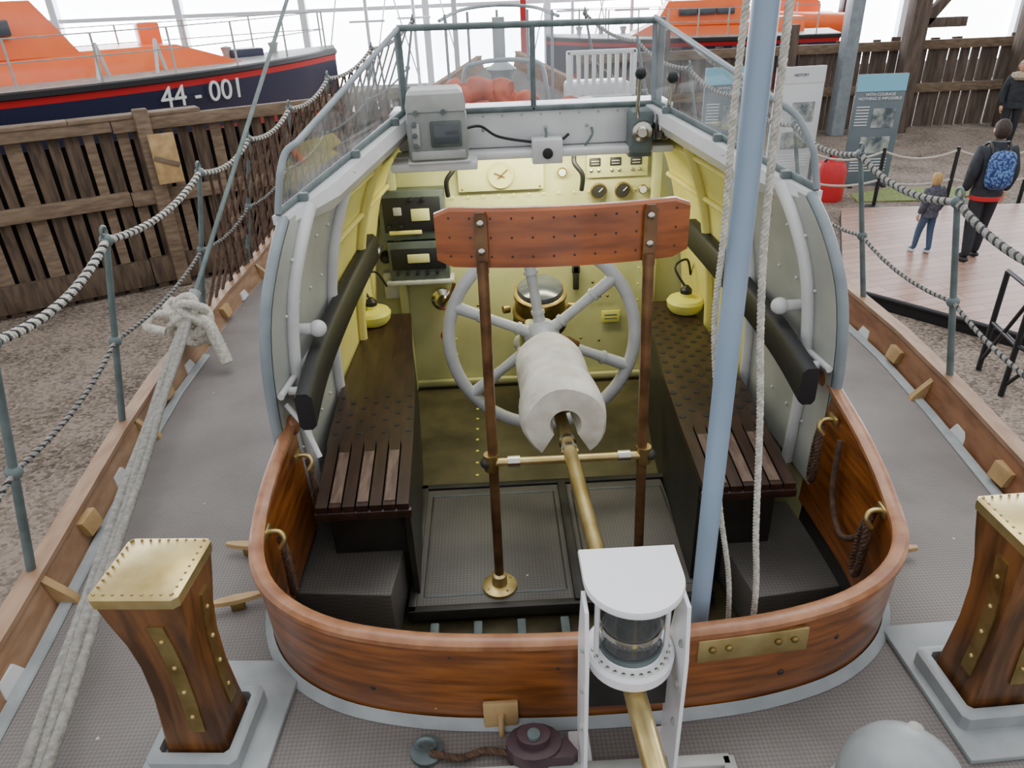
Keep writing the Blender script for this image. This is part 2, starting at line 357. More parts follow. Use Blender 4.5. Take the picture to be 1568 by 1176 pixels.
for k in range(9):
    ball(boat,'tread_stud',(-.28,2.65+k*.1,-.368),.009,M['yellow'],(1,1,.4),8)

# ------------------------------------------------------------------ coaming
co=G('cockpit_coaming')
def cz(i,n):
    t=i/(n-1);e=min(t,1-t)
    return .28+(.14*max(0,1-e/.16)**1.5 if t>.5 else .06*max(0,1-e/.12))
n=len(aftc);P=[V((x,y,0)) for x,y in aftc];rings=[];cap=[];fil=[]
for i,p in enumerate(P):
    t=(P[min(i+1,n-1)]-P[max(i-1,0)]).normalized();nn=V((t.y,-t.x,0))
    nn=-nn if nn.dot(p-V((CX,1.9,0)))<0 else nn
    z=cz(i,n);lean=nn*.010
    rings.append([p+nn*.012,p+nn*.012+lean+V((0,0,z)),p-nn*.014+lean+V((0,0,z)),p-nn*.014-V((0,0,.1))])
    q=p+lean+V((0,0,z));cap.append([q+nn*.020+V((0,0,-.006)),q+nn*.019+V((0,0,.006)),q+nn*.009+V((0,0,.013)),q-nn*.010+V((0,0,.013)),q-nn*.021+V((0,0,.006)),q-nn*.022+V((0,0,-.006))])
    fil.append([p+nn*.010+V((0,0,.002)),p+nn*.038+V((0,0,.003)),p+nn*.032+V((0,0,.010)),p+nn*.016+V((0,0,.024))])
loft(co,'coaming_planks',rings,M['varn']);loft(co,'coaming_cap',cap,M['varncap']);loft(co,'deck_fillet',fil,M['grey'])
for sd in (0,-1):
    i=0 if sd==0 else n-1;p=P[i];z=cz(i,n)
    ball(co,'scroll_end',p+V((0,0,z-.01)),.034,M['varncap'],(.7,1,1.1),14)
box(co,'brass_strip',(.41,1.188,.225),(.27,.012,.07),M['brass'],rz(5)@rx(-2),.004)
for x in (.31,.35,.47,.51): ball(co,'bolt',(x,1.179+(x-.41)*.087,.23),.009,M['brassd'],(1,.6,1),10)
box(co,'latch_plate',(-.19,1.172,.05),(.085,.014,.085),M['ltwood'],bev=.004)
cyl(co,'latch_pin',(-.19,1.16,.06),(-.19,1.15,.0),.007,M['ltwood'],10)
AY=[(-.85,1.49),(-.62,1.27),(-.42,1.215),(-.2,1.193),(.2,1.193),(.42,1.215),(.62,1.27),(.82,1.45)]
for x,z in ((-.62,.2),(-.3,.24),(-.05,.2),(.64,.17),(-.5,.1),(.5,.1),(.25,.08),(.7,.24)):
    ball(co,'plug',(x,interp(AY,x-CX)-.020,z),.009,M['dark'],(1,.5,1),8)
for k in range(16):
    x=-.6+k*.085+random.uniform(-.03,.03)
    if .27<x<.56 or abs(x+.19)<.06: continue
    ball(co,'varnish_chip',(x,interp(AY,x-CX)-.019,.04+.22*random.random()),.0045,M['ltwood'],(random.uniform(.6,1.8),.4,.6),6)
for (x,y,z,sx) in ((-.835,2.02,.27,1),(-.845,1.66,.25,1),(.925,1.98,.33,-1),(.915,1.60,.26,-1)):
    tube(co,'hook',crom([(x,y,z),(x+sx*.035,y,z+.0),(x+sx*.05,y-.01,z-.02),(x+sx*.035,y-.02,z-.045)],4),.008,M['brass'],8)
    box(co,'hook_plate',(x+sx*.002,y,z),(.012,.05,.03),M['brass'])
    rope(co,'rope_loop',crom([(x+sx*.04,y,z-.02),(x+sx*.05,y-.03,z-.1),(x+sx*.04,y-.01,z-.22),(x+sx*.03,y+.03,z-.24),(x+sx*.03,y+.03,z-.1),(x+sx*.035,y,z-.02)],6),.012,[M['rope_b']],.04)
tube(co,'grab_loop',crom([(.915,1.90,.30),(.905,1.86,.12),(.90,1.76,.04),(.902,1.66,.12),(.905,1.62,.25)],6),.010,M['rope_b'],8)

fb=G('snatch_block')
pts=[(math.cos(a)*.065,math.sin(a)*.048) for a in [i*math.pi/8 for i in range(16)]]
prism(fb,'cheek',[V((-.115+x*1.0,1.085+y,.012)) for x,y in pts],(0,0,.05),M['purple'])
prism(fb,'cheek_top',[V((-.115+x*.6,1.09+y*.6,.062)) for x,y in pts],(0,0,.02),M['purple'])
prism(fb,'tail',[V((-.09,1.045,.02)),V((-.03,1.045,.02)),V((-.015,1.06,.02)),V((-.04,1.10,.02))],(0,0,.035),M['purple'])
cyl(fb,'pin',(-.115,1.085,.08),(-.115,1.085,.09),.015,M['stan'],16)
lathe(fb,'ring_plate',(-.37,1.115,.002),(0,0,1),[(.04,0),(.04,.01),(.018,.014)],M['stan'],20)
tube(fb,'eye_ring',[V((-.37+.022*math.cos(a),1.115,.03+.022*math.sin(a))) for a in [k*math.pi/6 for k in range(12)]],.006,M['stan'],6,True)
rope(fb,'lanyard',crom([(-.36,1.10,.02),(-.29,1.085,.016),(-.23,1.10,.016),(-.17,1.085,.02)],5),.009,[M['rope_b']],.03)

for (x,y,a) in ((-.965,1.62,14),(-.995,1.86,-8),(1.03,1.68,0)):
    c=G('wooden_cleat');R=rz(a)
    loft(c,'horn',[[V((x,y,.03))+R@V((u*.075,v*w,h)) for v,h in ((-1,0),(-1,.015),(1,.015),(1,0))] for u,w in ((-1,.006),(-.5,.012),(0,.014),(.5,.012),(1,.006))],M['ltwood'])
    box(c,'foot',(x,y,.018),(.04,.025,.034),M['brassd'],R)

# ------------------------------------------------------------------ samson posts
def samson(cx,cy,rot):
    g=G('samson_post');R=rz(rot)
    def sq(h,z,hy=None):
        hy=hy or h;c=h*.88;cyy=hy*.88
        return [V((cx,cy,z))+R@V(p) for p in ((-c,-hy,0),(c,-hy,0),(h,-cyy,0),(h,cyy,0),(c,hy,0),(-c,hy,0),(-h,cyy,0),(-h,-cyy,0))]
    prof=[(.03,.074),(.12,.068),(.22,.063),(.32,.064),(.40,.071),(.47,.082),(.53,.090)]
    loft(g,'shaft',[sq(r,z) for z,r in prof],M['post'])
    loft(g,'brass_cap',[sq(.092,.528),sq(.094,.540),sq(.094,.553),sq(.088,.558)],M['brass'])
    for k in range(-4,5):
        for s in (-1,1):
            for p in ((k*.020,s*.083),(s*.083,k*.020)):
                q=V((cx,cy,.559))+R@V((p[0],p[1],0));ball(g,'nail',q,.0032,M['brassd'],(1,1,.5),6)
    for ax in range(4):
        Rk=R@rz(90*ax)
        ring=[]
        for z,r in prof[1:-1]:
            ring.append([V((cx,cy,z))+Rk@V((x,-(r+o),0)) for x,o in ((.005,.0),(.005,.004),(.040,.004),(.040,.0))])
        loft(g,'brass_strap',ring,M['brassd'])
        for z in (.17,.25,.33,.42):
            r=interp(prof,z);ball(g,'strap_bolt',V((cx,cy,z))+Rk@V((.022,-(r+.004),0)),.006,M['brass'],(1,1,1),8)
    box(g,'deck_plate',(cx+.02,cy+.02,.008),(.30,.40,.016),M['grey'],R,.004)
    loft(g,'socket_flange',[sq(.108,.014),sq(.108,.055),sq(.100,.062),sq(.084,.062),sq(.084,.03)],M['grey'])
    return g
samson(-.905,1.19,-4);samson(1.0,1.19,2)

vd=G('ventilator_dome')
lathe(vd,'dome',(.640,.90,0),(0,0,1),[(.14,.0),(.14,.01),(.125,.02),(.125,.11),(.118,.15),(.10,.186),(.07,.212),(.035,.224),(.005,.227)],M['grey'],40)
lathe(vd,'screw',(.680,.96,.195),(0,0,1),[(.016,0),(.016,.016),(.010,.020),(.001,.021)],M['lgrey'],14)

# ------------------------------------------------------------------ shelter (wheelhouse)
sh=G('wheelhouse_shelter')
for sx,nm in ((-1,'port'),(1,'starboard')):
    ox=.025 if sx<0 else .035
    def X(v): return sx*v+ox
    aftE=[(.93,2.07,.0),(.935,2.06,.3),(.925,2.06,.55),(.90,2.09,.75),(.865,2.17,.90),(.845,2.28,.985)]
    forE=[(.84,3.60,.05),(.82,3.60,.3),(.78,3.60,.55),(.72,3.55,.78),(.63,3.45,.98),(.55,3.32,1.13)]
    N=12;outerS=[];innerS=[]
    for j in range(N+1):
        t=j/N
        row=[V((X(lrp(a[0],b[0],t)),lrp(a[1],b[1],t),lrp(a[2],b[2],t))) for a,b in zip(aftE,forE)]
        outerS.append(crom(row,3));innerS.append([p-V((sx*.035,0,0)) for p in crom(row,3)])
    loft(sh,'outer_wall_'+nm,outerS,M['lgrey'],False,smooth=60)
    loft(sh,'inner_wall_aft_'+nm,innerS[:6],M['wallgrey'],False,smooth=60)
    loft(sh,'inner_wall_forward_'+nm,innerS[5:],M['creamy'],False,smooth=60)
    for j in (1,2,3,4):
        for q in innerS[j][2:12:3]: ball(sh,'wall_rivet',q-V((sx*.003,0,0)),.006,M['white'],(1,1,1),6)
    for hrow in (5,):
        tube(sh,'stringer_'+nm,[r_[hrow]-V((sx*.012,0,0)) for r_ in innerS],.012,M['white'],8)
    for hrow in (9,12):
        tube(sh,'stringer_forward_'+nm,[r_[hrow]-V((sx*.010,0,0)) for r_ in innerS[5:]],.012,M['creamy'],8)
    edge=outerS[0]
    tube(sh,'aft_edge_tube_'+nm,[p-V((sx*.015,0,0)) for p in edge],.018,M['tube'],12)
    A=V((X(.845),2.28,.985));B=V((X(.55),3.32,1.13));rr=[]
    for k in range(13):
        t=k/12;p=A.lerp(B,t);w=.45+.55*min(1,t/.25)
        rr.append([p+V((sx*.02,0,-.015)),p+V((sx*.02,0,.012)),p+V((-sx*.06*w,0,.012)),p+V((-sx*.075*w,0,-.03*w)),p+V((-sx*.045*w,0,-.075*w))])
    loft(sh,'sill_'+nm,rr,M['white'])
    for t in (.10,.40,.70):
        row=[V((X(lrp(a[0],b[0],t)),lrp(a[1],b[1],t),lrp(a[2],b[2],t)))-V((sx*.05,0,0)) for a,b in zip(aftE,forE)]
        tube(sh,'rib_'+nm,crom(row,4),.021,M['white'] if t<.5 else M['creamy'],10)
    p=V((X(.86),2.3,.60));cyl(sh,'bracket_'+nm,p,p-V((sx*.07,0,0)),.020,M['white'],14);ball(sh,'bracket_boss_'+nm,p-V((sx*.07,0,0)),.030,M['white'])
    a0=V((X(.845),2.28,1.005));b0=V((X(.53),3.3,1.15));t0=V((X(.52),3.3,1.47));t1=V((X(.77),2.36,1.20)) if sx<0 else V((X(.73),2.36,1.25))
    t2=V((X(.82),2.29,1.12))
    tube(sh,'side_window_frame_'+nm,[a0,t2]+crom([t2,t2.lerp(t1,.6)+V((sx*.012,0,.01)),t1],4)[1:]+[t0,b0],.011,M['tube'],10)
    tube(sh,'side_window_bottom_'+nm,[a0,b0],.011,M['stan'],10)
    sh.add('side_window_pane_'+nm,[a0,t2,t1,t0,b0],[[0,1,2,3,4]],M['glass'],0)
    for t in (.12,.5,.86):
        q=a0.lerp(b0,t);box(sh,'window_clip_'+nm,q-V((sx*.02,0,.01)),(.03,.03,.05),M['stan'])
tube(sh,'door_hook',[(-.86,2.10,.42),(-.80,2.06,.36),(-.76,2.02,.26)],.010,M['white'],8)
xl,xr=-.50,.585
box(sh,'front_beam',(.045,3.36,1.055),(1.18,.10,.15),M['white'],bev=.012)
box(sh,'front_beam_lip',(.045,3.27,.965),(1.20,.12,.03),M['white'],bev=.008)
box(sh,'port_shelf',(-.38,3.2,.955),(.36,.22,.035),M['white'],bev=.008)
for x in (-.17,.1,.28):
    ball(sh,'beam_rivet',(x,3.305,1.06),.008,M['lgrey'],(1,.5,1),8)
for k in range(14): ball(sh,'beam_rivet',(-.5+k*.083,3.307,1.115),.005,M['lgrey'],(1,.5,1),6)
for x in (.10,.30):
    tube(sh,'beam_hook',crom([(x,3.30,1.05),(x,3.27,1.03),(x-.02,3.26,1.0),(x-.03,3.27,.985)],4),.006,M['stan'],6)
zt=1.47
for x in (xl,.05,xr): cyl(sh,'windscreen_post',(x,3.3,1.13),(x,3.3,zt),.016 if x!=.05 else .012,M['stan'],10)
tube(sh,'windscreen_top_rail',[(xl,3.3,zt),(xr,3.3,zt-.01)],.013,M['stan'],10)
tube(sh,'windscreen_bottom_rail',[(xl,3.3,1.14),(xr,3.3,1.14)],.012,M['stan'],10)
sh.add('windscreen_pane_port',[(xl,3.3,1.14),(.05,3.3,1.14),(.05,3.3,zt),(xl,3.3,zt)],[[0,1,2,3]],M['glass'],0)
sh.add('windscreen_pane_starboard',[(.05,3.3,1.14),(xr,3.3,1.14),(xr,3.3,zt),(.05,3.3,zt)],[[0,1,2,3]],M['glass'],0)
box(sh,'roof_panel',(.045,3.5,1.12),(1.25,.25,.02),M['white'])
prism(sh,'bulkhead',[(-.84,3.62,-.42),(.88,3.62,-.42),(.87,3.62,.3),(.83,3.62,.6),(.74,3.62,.85),(.66,3.62,1.1),(-.6,3.62,1.1),(-.68,3.62,.85),(-.78,3.62,.6),(-.82,3.62,.3)],(0,.03,0),M['cream'])
box(sh,'bulkhead_lower_trim',(.02,3.6,-.33),(1.3,.03,.03),M['cream'])
for x in (-.63,.66): box(sh,'bulkhead_pillar',(x,3.58,.3),(.04,.06,1.3),M['cream'])
for k in range(9): ball(sh,'bulkhead_rivet',(-.38,3.603,-.25+k*.09),.007,M['creamy'],(1,.5,1),6);ball(sh,'bulkhead_rivet',(.60,3.603,-.25+k*.09),.007,M['creamy'],(1,.5,1),6)
for k in range(13): ball(sh,'bulkhead_rivet',(-.34+k*.075,3.603,.70),.006,M['creamy'],(1,.5,1),6)

# instruments
ins=G('instrument_panel')
def onb(nm,x,z,w,h,mat,d=.02,y=3.61,bev=.004): return box(ins,nm,(x,y-d/2,z),(w,d,h),mat,bev=bev)
onb('radio_upper',-.54,.64,.32,.24,M['instr'],.09);onb('radio_upper_face',-.54,.645,.28,.17,M['black'],.096);onb('radio_upper_screen',-.50,.645,.09,.06,M['screen'],.1)
onb('radio_lower',-.53,.41,.30,.20,M['instr'],.09);onb('radio_lower_face',-.53,.42,.27,.11,M['black'],.096);onb('radio_lower_screen',-.53,.425,.11,.045,M['screen'],.1)
onb('radio_lower_tape',-.41,.43,.035,.04,M['screen'],.1);onb('radio_label',-.58,.56,.16,.02,M['creamy'],.1);onb('radio_left_label',-.61,.665,.04,.04,M['lgrey'],.1)
onb('radio_plinth',-.53,.30,.34,.02,M['lgrey'],.11)
for i in range(5):
    lathe(ins,'radio_knob',(-.66+i*.06,3.52,.59 if i!=2 and i!=3 else .72),(0,-1,0),[(.012,0),(.011,.018),(.002,.02)],M['black'],12)
    lathe(ins,'radio_knob',(-.64+i*.05,3.52,.35),(0,-1,0),[(.01,0),(.009,.018),(.002,.02)],M['black'],12)
onb('clock_board',-.10,.80,.42,.15,M['cream'],.02)
lathe(ins,'clock_rim',(-.10,3.59,.80),(0,-1,0),[(.060,0),(.064,.01),(.060,.016),(.055,.016),(.055,.010)],M['cream'],32)
for a,L in ((40,.045),(155,.035)):
    r=math.radians(a);cyl(ins,'clock_hand',(-.10-math.cos(r)*.02,3.572,.80-math.sin(r)*.02),(-.10+math.cos(r)*L,3.572,.80+math.sin(r)*L),.003,M['bronze'],6)
for x in (-.29,.09):
    for z in (.74,.86): ball(ins,'board_screw',(x,3.588,z),.006,M['brassd'],(1,.5,1),6)
onb('switch_panel',.47,.82,.30,.11,M['cream'],.015)
for x in (.36,.46,.56):
    onb('name_plate',x,.84,.055,.04,M['dark'],.022);onb('name_plate_text',x,.845,.04,.007,M['lgrey'],.024);onb('name_plate_text',x,.832,.04,.005,M['lgrey'],.024)
    for dx in (-.018,.018): lathe(ins,'toggle_switch',(x+dx,3.595,.80),(0,-1,0),[(.008,0),(.008,.008),(.003,.01),(.003,.024)],M['chrome'],10)
for x in (.38,.50):
    lathe(ins,'gauge_rim',(x,3.6,.70),(0,-1,0),[(.04,0),(.042,.015),(.036,.022),(.032,.015)],M['brassd'],28);lathe(ins,'gauge_face',(x,3.59,.70),(0,-1,0),[(.034,0),(.034,.01),(.001,.011)],M['dark'],24)
    cyl(ins,'gauge_needle',(x,3.575,.70),(x+.018,3.575,.718),.002,M['textw'],6)
for x,z in ((.60,.70),(.60,.56),(-.20,.93),(.20,.80)):
    lathe(ins,'small_gauge_rim',(x,3.6,z),(0,-1,0),[(.022,0),(.023,.012),(.019,.016),(.017,.010)],M['brassd'],20);lathe(ins,'small_gauge_face',(x,3.595,z),(0,-1,0),[(.018,0),(.018,.008),(.001,.009)],M['signw'],16)
onb('card_yellow',.46,.02,.10,.07,M['yellow'],.008);onb('card_print',.46,.03,.07,.008,M['stan'],.010);onb('card_print',.46,.01,.07,.006,M['stan'],.010)
onb('switch_box',.27,.26,.03,.14,M['dark'],.03);onb('switch_box',.27,.3,.04,.04,M['dark'],.03)
for x,z in ((-.43,-.02),(-.42,-.08)): ball(ins,'red_knob',(x,3.55,z),.028,M['red'])
lathe(ins,'brass_valve',(-.43,3.58,.18),(0,-1,0),[(.06,0),(.06,.02),(.035,.03),(.014,.06),(.014,.09)],M['chrome'],20)
tube(ins,'valve_lever',[(-.43,3.5,.18),(-.38,3.48,.24),(-.36,3.48,.30)],.01,M['bronze'],8)
lathe(ins,'black_switch',(-.70,3.59,.42),(0,-1,0),[(.03,0),(.03,.03),(.015,.05)],M['black'],16)
onb('small_grey_box',-.68,.27,.09,.14,M['lgrey'],.05);onb('white_notice',.15,.45,.09,.05,M['signw'],.008);onb('red_notice',.02,.43,.12,.03,M['orange'],.01)
for x,z in ((.36,.14),(.40,.14),(.44,.14),(.44,.22),(.36,.22),(-.25,.12),(-.20,-.1),(.30,-.1),(.40,-.12)):
    ball(ins,'bolt_head',(x,3.603,z),.008,M['brassd'],(1,.5,1),8)
lathe(ins,'glare_disc',(-.02,3.59,-.10),(0,-1,0),[(.05,0),(.052,.015),(.045,.02),(.03,.02),(.001,.021)],M['white'],24)  # white disc painted in for a bright glare on the bulkhead, not a fitting
for x,s in ((-.33,1),(.26,-1)):
    tube(ins,'black_cable',crom([(x,3.55,.92),(x+.01*s,3.52,.86),(x-.03*s,3.52,.80),(x-.03*s,3.55,.72)],5),.012,M['black'],8)
onb('socket_box',.10,.975,.13,.10,M['white'],.1,3.30);lathe(ins,'socket_lens',(.10,3.20,.97),(0,-1,0),[(.022,0),(.022,.012),(.015,.014)],M['black'],20)
cb=G('compass_binnacle')
lathe(cb,'bowl',(.06,3.32,.10),(0,-.25,1),[(.10,0),(.125,.05),(.13,.09),(.135,.10),(.135,.12),(.122,.13),(.122,.19),(.128,.20),(.128,.22),(.11,.23)],M['brassd'],36)
lathe(cb,'dark_band',(.06,3.312,.13),(0,-.25,1),[(.131,0),(.134,.02),(.131,.05)],M['dark'],36)
lathe(cb,'glass_top',(.06,3.263,.327),(0,-.25,1),[(.112,0),(.105,.015),(.06,.03),(.001,.035)],M['scrdk'],36)
box(cb,'pedestal',(.06,3.42,-.13),(.2,.2,.46),M['cream'],bev=.02)
cyl(cb,'side_knob',(-.09,3.3,.22),(-.12,3.29,.22),.02,M['brassd']);cyl(cb,'side_knob',(.2,3.3,.22),(.23,3.29,.22),.02,M['brassd'])
for x,y in ((-.76,3.32),(.77,3.28)):
    lp=G('yellow_deck_lamp');lathe(lp,'body',(x,y,.176),(0,0,1),[(.07,0),(.085,.02),(.09,.05),(.08,.065),(.03,.075),(.03,.09)],M['yellow'],28)
    lathe(lp,'knob',(x,y,.255),(0,0,1),[(.028,0),(.028,.03),(.01,.05)],M['black'],16);tube(lp,'cord',crom([(x,y,.29),(x-.05,y+.05,.38),(x+.02,y+.1,.4),(x+.06,y+.16,.3)],5),.006,M['black'],8)

ra=G('radar_display')
Rr=rz(3)
c=V((-.36,3.17,1.10))
def rb(nm,o,s,m,bev=.01): box(ra,nm,c+Rr@V(o),s,m,Rr,bev)
rb('body',(0,0,-.02),(.245,.20,.20),M['radar'],.02)
loft(ra,'top_hood',[[c+Rr@V((x*s,y*s,z)) for x,y in ((-.118,-.10),(.118,-.10),(.118,.1),(-.118,.1))] for s,z in ((1,.075),(1.02,.10),(.95,.14),(.8,.155))],M['lgrey'])
rb('screen_bezel',(.035,-.105,-.01),(.125,.02,.10),M['instr'],.006);rb('screen',(.035,-.116,-.01),(.10,.006,.07),M['scrdk'],.002)
rb('switch_row',(-.085,-.105,-.01),(.03,.014,.09),M['lgrey']);rb('lower_panel',(0,-.105,-.09),(.22,.012,.035),M['lgrey'])
for k in range(3): lathe(ra,'knob',c+Rr@V((-.09,-.10,.03-k*.04)),(0,-1,0),[(.011,0),(.01,.025),(.002,.026)],M['stan'],12)
for x in (-.08,.03): lathe(ra,'vent_knob',c+Rr@V((x,-.1,.075)),(0,-1,0),[(.01,0),(.01,.02)],M['stan'],12)
rb('mounting_foot',(0,0,-.122),(.26,.2,.012),M['white'])
tube(ra,'cable',crom([c+V((.12,-.05,.0)),c+V((.18,-.02,.0)),c+V((.25,.08,-.06)),c+V((.38,.1,-.09)),c+V((.50,.1,-.10)),c+V((.56,.12,-.07))],6),.006,M['black'],8)
th=G('throttle_control')
lathe(th,'round_dial',(.50,3.18,1.05),(-.2,-1,0),[(.04,0),(.045,.02),(.04,.04),(.025,.045),(.018,.06)],M['chrome'],28)
box(th,'housing',(.50,3.24,1.04),(.10,.12,.18),M['stan'],bev=.02)
for k in range(4): lathe(th,'side_disc',(.555+k*.016,3.19,1.06),(1,-.2,0),[(.052,0),(.052,.008)],M['chrome'] if k%2 else M['dark'],24)
for x,zz in ((.47,1.27),(.60,1.25)):
    tube(th,'lever',[(x+.01,3.2,1.08),(x,3.16,1.14),(x,3.12,zz)],.008,M['chrome'],8);ball(th,'lever_ball',(x,3.12,zz+.01),.024,M['black'])
box(th,'foot',(.50,3.25,.955),(.1,.08,.04),M['stan'])

for sx,nm in ((-1,'port'),(1,'starboard')):
    g=G('side_backrest_pad');ox=.03
    path=crom([(sx*.80+ox,1.99,.45),(sx*.81+ox,2.3,.48),(sx*.79+ox,2.8,.52),(sx*.75+ox,3.3,.56)],6)
    loft(g,'pad',[[p+V((-sx*.015,0,-.065)),p+V((-sx*.03,0,-.05)),p+V((-sx*.03,0,.05)),p+V((-sx*.015,0,.065)),p+V((sx*.015,0,.065)),p+V((sx*.025,0,.05)),p+V((sx*.025,0,-.05)),p+V((sx*.015,0,-.065))] for p in path],M['black'],smooth=50)
    for k in (3,10,16): cyl(g,'pad_bracket',path[k],path[k]+V((sx*.07,0,0)),.014,M['white'],10)
for sx,nm in ((-1,'port'),(1,'starboard')):
    g=G('side_bench');ox=.01
    xin=lambda y: interp([(1.80,.47),(2.5,.50),(3.45,.60)],y)
    xou=lambda y: interp([(1.80,.77),(2.5,.82),(3.45,.80)],y)
    nP=7
    yl=[1.86,2.20,2.24,2.6,3.0,3.42]
    for k in range(nP):
        rings=[]
        for y in yl:
            a=xin(y)+(xou(y)-xin(y))*(k/nP);b=xin(y)+(xou(y)-xin(y))*((k+.88 if y<2.22 else k+.997)/nP)
            rings.append([V((sx*a+ox,y,.145)),V((sx*b+ox,y,.145)),V((sx*b+ox,y,.172)),V((sx*a+ox,y,.172))])
        loft(g,'seat_plank',rings,M['dkwood'])
        if k%2==1:
            rings=[]
            for y in (1.88,2.17):
                a=xin(y)+(xou(y)-xin(y))*((k-.0)/nP);b=xin(y)+(xou(y)-xin(y))*((k+.80)/nP)
                rings.append([V((sx*a+ox,y,.168)),V((sx*b+ox,y,.168)),V((sx*b+ox,y,.175)),V((sx*a+ox,y,.175))])
            loft(g,'worn_slat',rings,M['slat'])
        for j in range(12):
            y=2.30+j*.09+(.045 if k%2 else 0);a=xin(y)+(xou(y)-xin(y))*((k+.45)/nP)
            if (sx>0 or y<2.6) and y<3.38: cyl(g,'drain_hole',(sx*a+ox,y,.170),(sx*a+ox,y,.1735),.014 if sx>0 else .010,M['black'],10)
    loft(g,'front_board',[[V((sx*(xin(y)+.01)+ox,y,-.36)),V((sx*(xin(y)+.03)+ox,y,-.36)),V((sx*(xin(y)+.03)+ox,y,.146)),V((sx*(xin(y)+.01)+ox,y,.146))] for y in (1.95,2.2,2.8,3.42)],M['dark'])
    box(g,'edge_rail',(sx*.62+ox,1.865,.135),(.31,.02,.03),M['dkwood'])
    box(g,'end_board',(sx*.63+ox,2.0,-.1),(.28,.02,.48),M['dark'])

# ------------------------------------------------------------------ helm seat back on posts
hs=G('helm_backrest')
xs0,xs1=-.315,.41
rings=[]
for i in range(17):
    t=i/16;x=lrp(xs0,xs1,t);e=min(t,1-t);h=.085 if e>.03 else .085*(.78+.22*e/.03)
    y=1.985+.05*(4*(t-.5)**2)-.0
    zc=.982
    rings.append([V((x,y-.013,zc-h)),V((x,y-.013,zc+h-.008)),V((x,y-.004,zc+h)),V((x,y+.010,zc+h)),V((x,y+.016,zc+h-.006)),V((x,y+.016,zc-h))])
loft(hs,'wooden_board',rings,M['varnx'])
for r_ in range(3):
    for k in range(12):
        t=(k+.7)/12.4;ball(hs,'stud',(lrp(xs0,xs1,t),1.972+.05*(4*(t-.5)**2)-.001,.93+.055*r_),.0034,M['dark'],(1,.5,1),6)
for x,xb in ((-.185,-.19),(.29,.31)):
    t=(x-xs0)/(xs1-xs0);yy=1.965+.05*(4*(t-.5)**2)
    pl=[V((x-.018,yy,.885)),V((x+.018,yy,.885)),V((x+.018,yy,1.045)),V((x+.012,yy,1.06)),V((x-.012,yy,1.06)),V((x-.018,yy,1.045))]
    prism(hs,'metal_strap',pl,(0,-.008,0),M['bronze'])
    for z in (.90,.95,1.03): ball(hs,'strap_bolt',(x,yy-.010,z),.011,M['chrome'],(1,.6,1),12)
    cyl(hs,'post',(x,1.985,.92),(xb,1.96,-.36),.0165,M['bronze'],16)
    cyl(hs,'tee_fitting',(xb-.004,1.97,.21),(xb-.004,1.97,.27),.024,M['brassd'],16)
    lathe(hs,'floor_flange',(xb,1.96,-.30),(0,0,1),[(.062,0),(.062,.012),(.05,.016),(.028,.02),(.026,.06),(.018,.065)],M['brass'],28)
    for k in range(4):
        a=k*math.pi/2+.6;ball(hs,'flange_bolt',(xb+.045*math.cos(a),1.96+.045*math.sin(a),-.286),.007,M['brassd'],(1,1,.6),8)
cyl(hs,'cross_bar',(-.215,1.965,.24),(.33,1.965,.24),.014,M['brass'],16)
for x in (-.21,.325): ball(hs,'bar_end',(x,1.965,.24),.02,M['dark'])
for x in (-.12,.24): cyl(hs,'bar_collar',(x-.02,1.965,.24),(x+.02,1.965,.24),.02,M['chrome'],16)

# ------------------------------------------------------------------ steering wheel
sw=G('ship_steering_wheel')
Cw=V((.035,2.80,.295));Rw=.395
tl=math.radians(10);ex=V((1,0,0));ez=V((0,math.sin(tl),math.cos(tl)));en=ex.cross(ez)
tube(sw,'rim',[Cw+ex*math.cos(a)*Rw+ez*math.sin(a)*Rw for a in [2*math.pi*k/64 for k in range(64)]],.027,M['wheel'],14,True)
for k in range(6):
    a=math.radians(98+60*k);d=ex*math.cos(a)+ez*math.sin(a)
    pts=[Cw+d*r for r in (.03,.12,.22,.30,Rw)]
    tube(sw,'spoke',pts,[.030,.022,.021,.025,.027],M['wheel'],12)
    tube(sw,'spoke_ring',[Cw+d*.27,Cw+d*.285],.030,M['wheel'],12)
    tube(sw,'spoke_ring',[Cw+d*.10,Cw+d*.115],.029,M['wheel'],12)
hub=V((0,-1,0))
lathe(sw,'hub',Cw+V((0,.04,0)),hub,[(.07,0),(.075,.02),(.075,.05),(.05,.075),(.045,.10)],M['wheel'],28)
lathe(sw,'hub_boss',Cw+V((0,-.06,0)),hub,[(.04,0),(.042,.03),(.03,.04),(.025,.08)],M['brassd'],24)
tube(sw,'hub_handle',[Cw+V((-.02,-.09,-.0)),Cw+V((.03,-.1,.02)),Cw+V((.10,-.09,.02)),Cw+V((.14,-.08,-.01))],.018,M['bronze'],10)
cyl(sw,'shaft',Cw+V((0,.04,0)),Cw+V((0,.34,-.03)),.025,M['brassd'])
box(sw,'steering_box',(.035,3.11,.10),(.12,.10,.26),M['cream'],bev=.02)

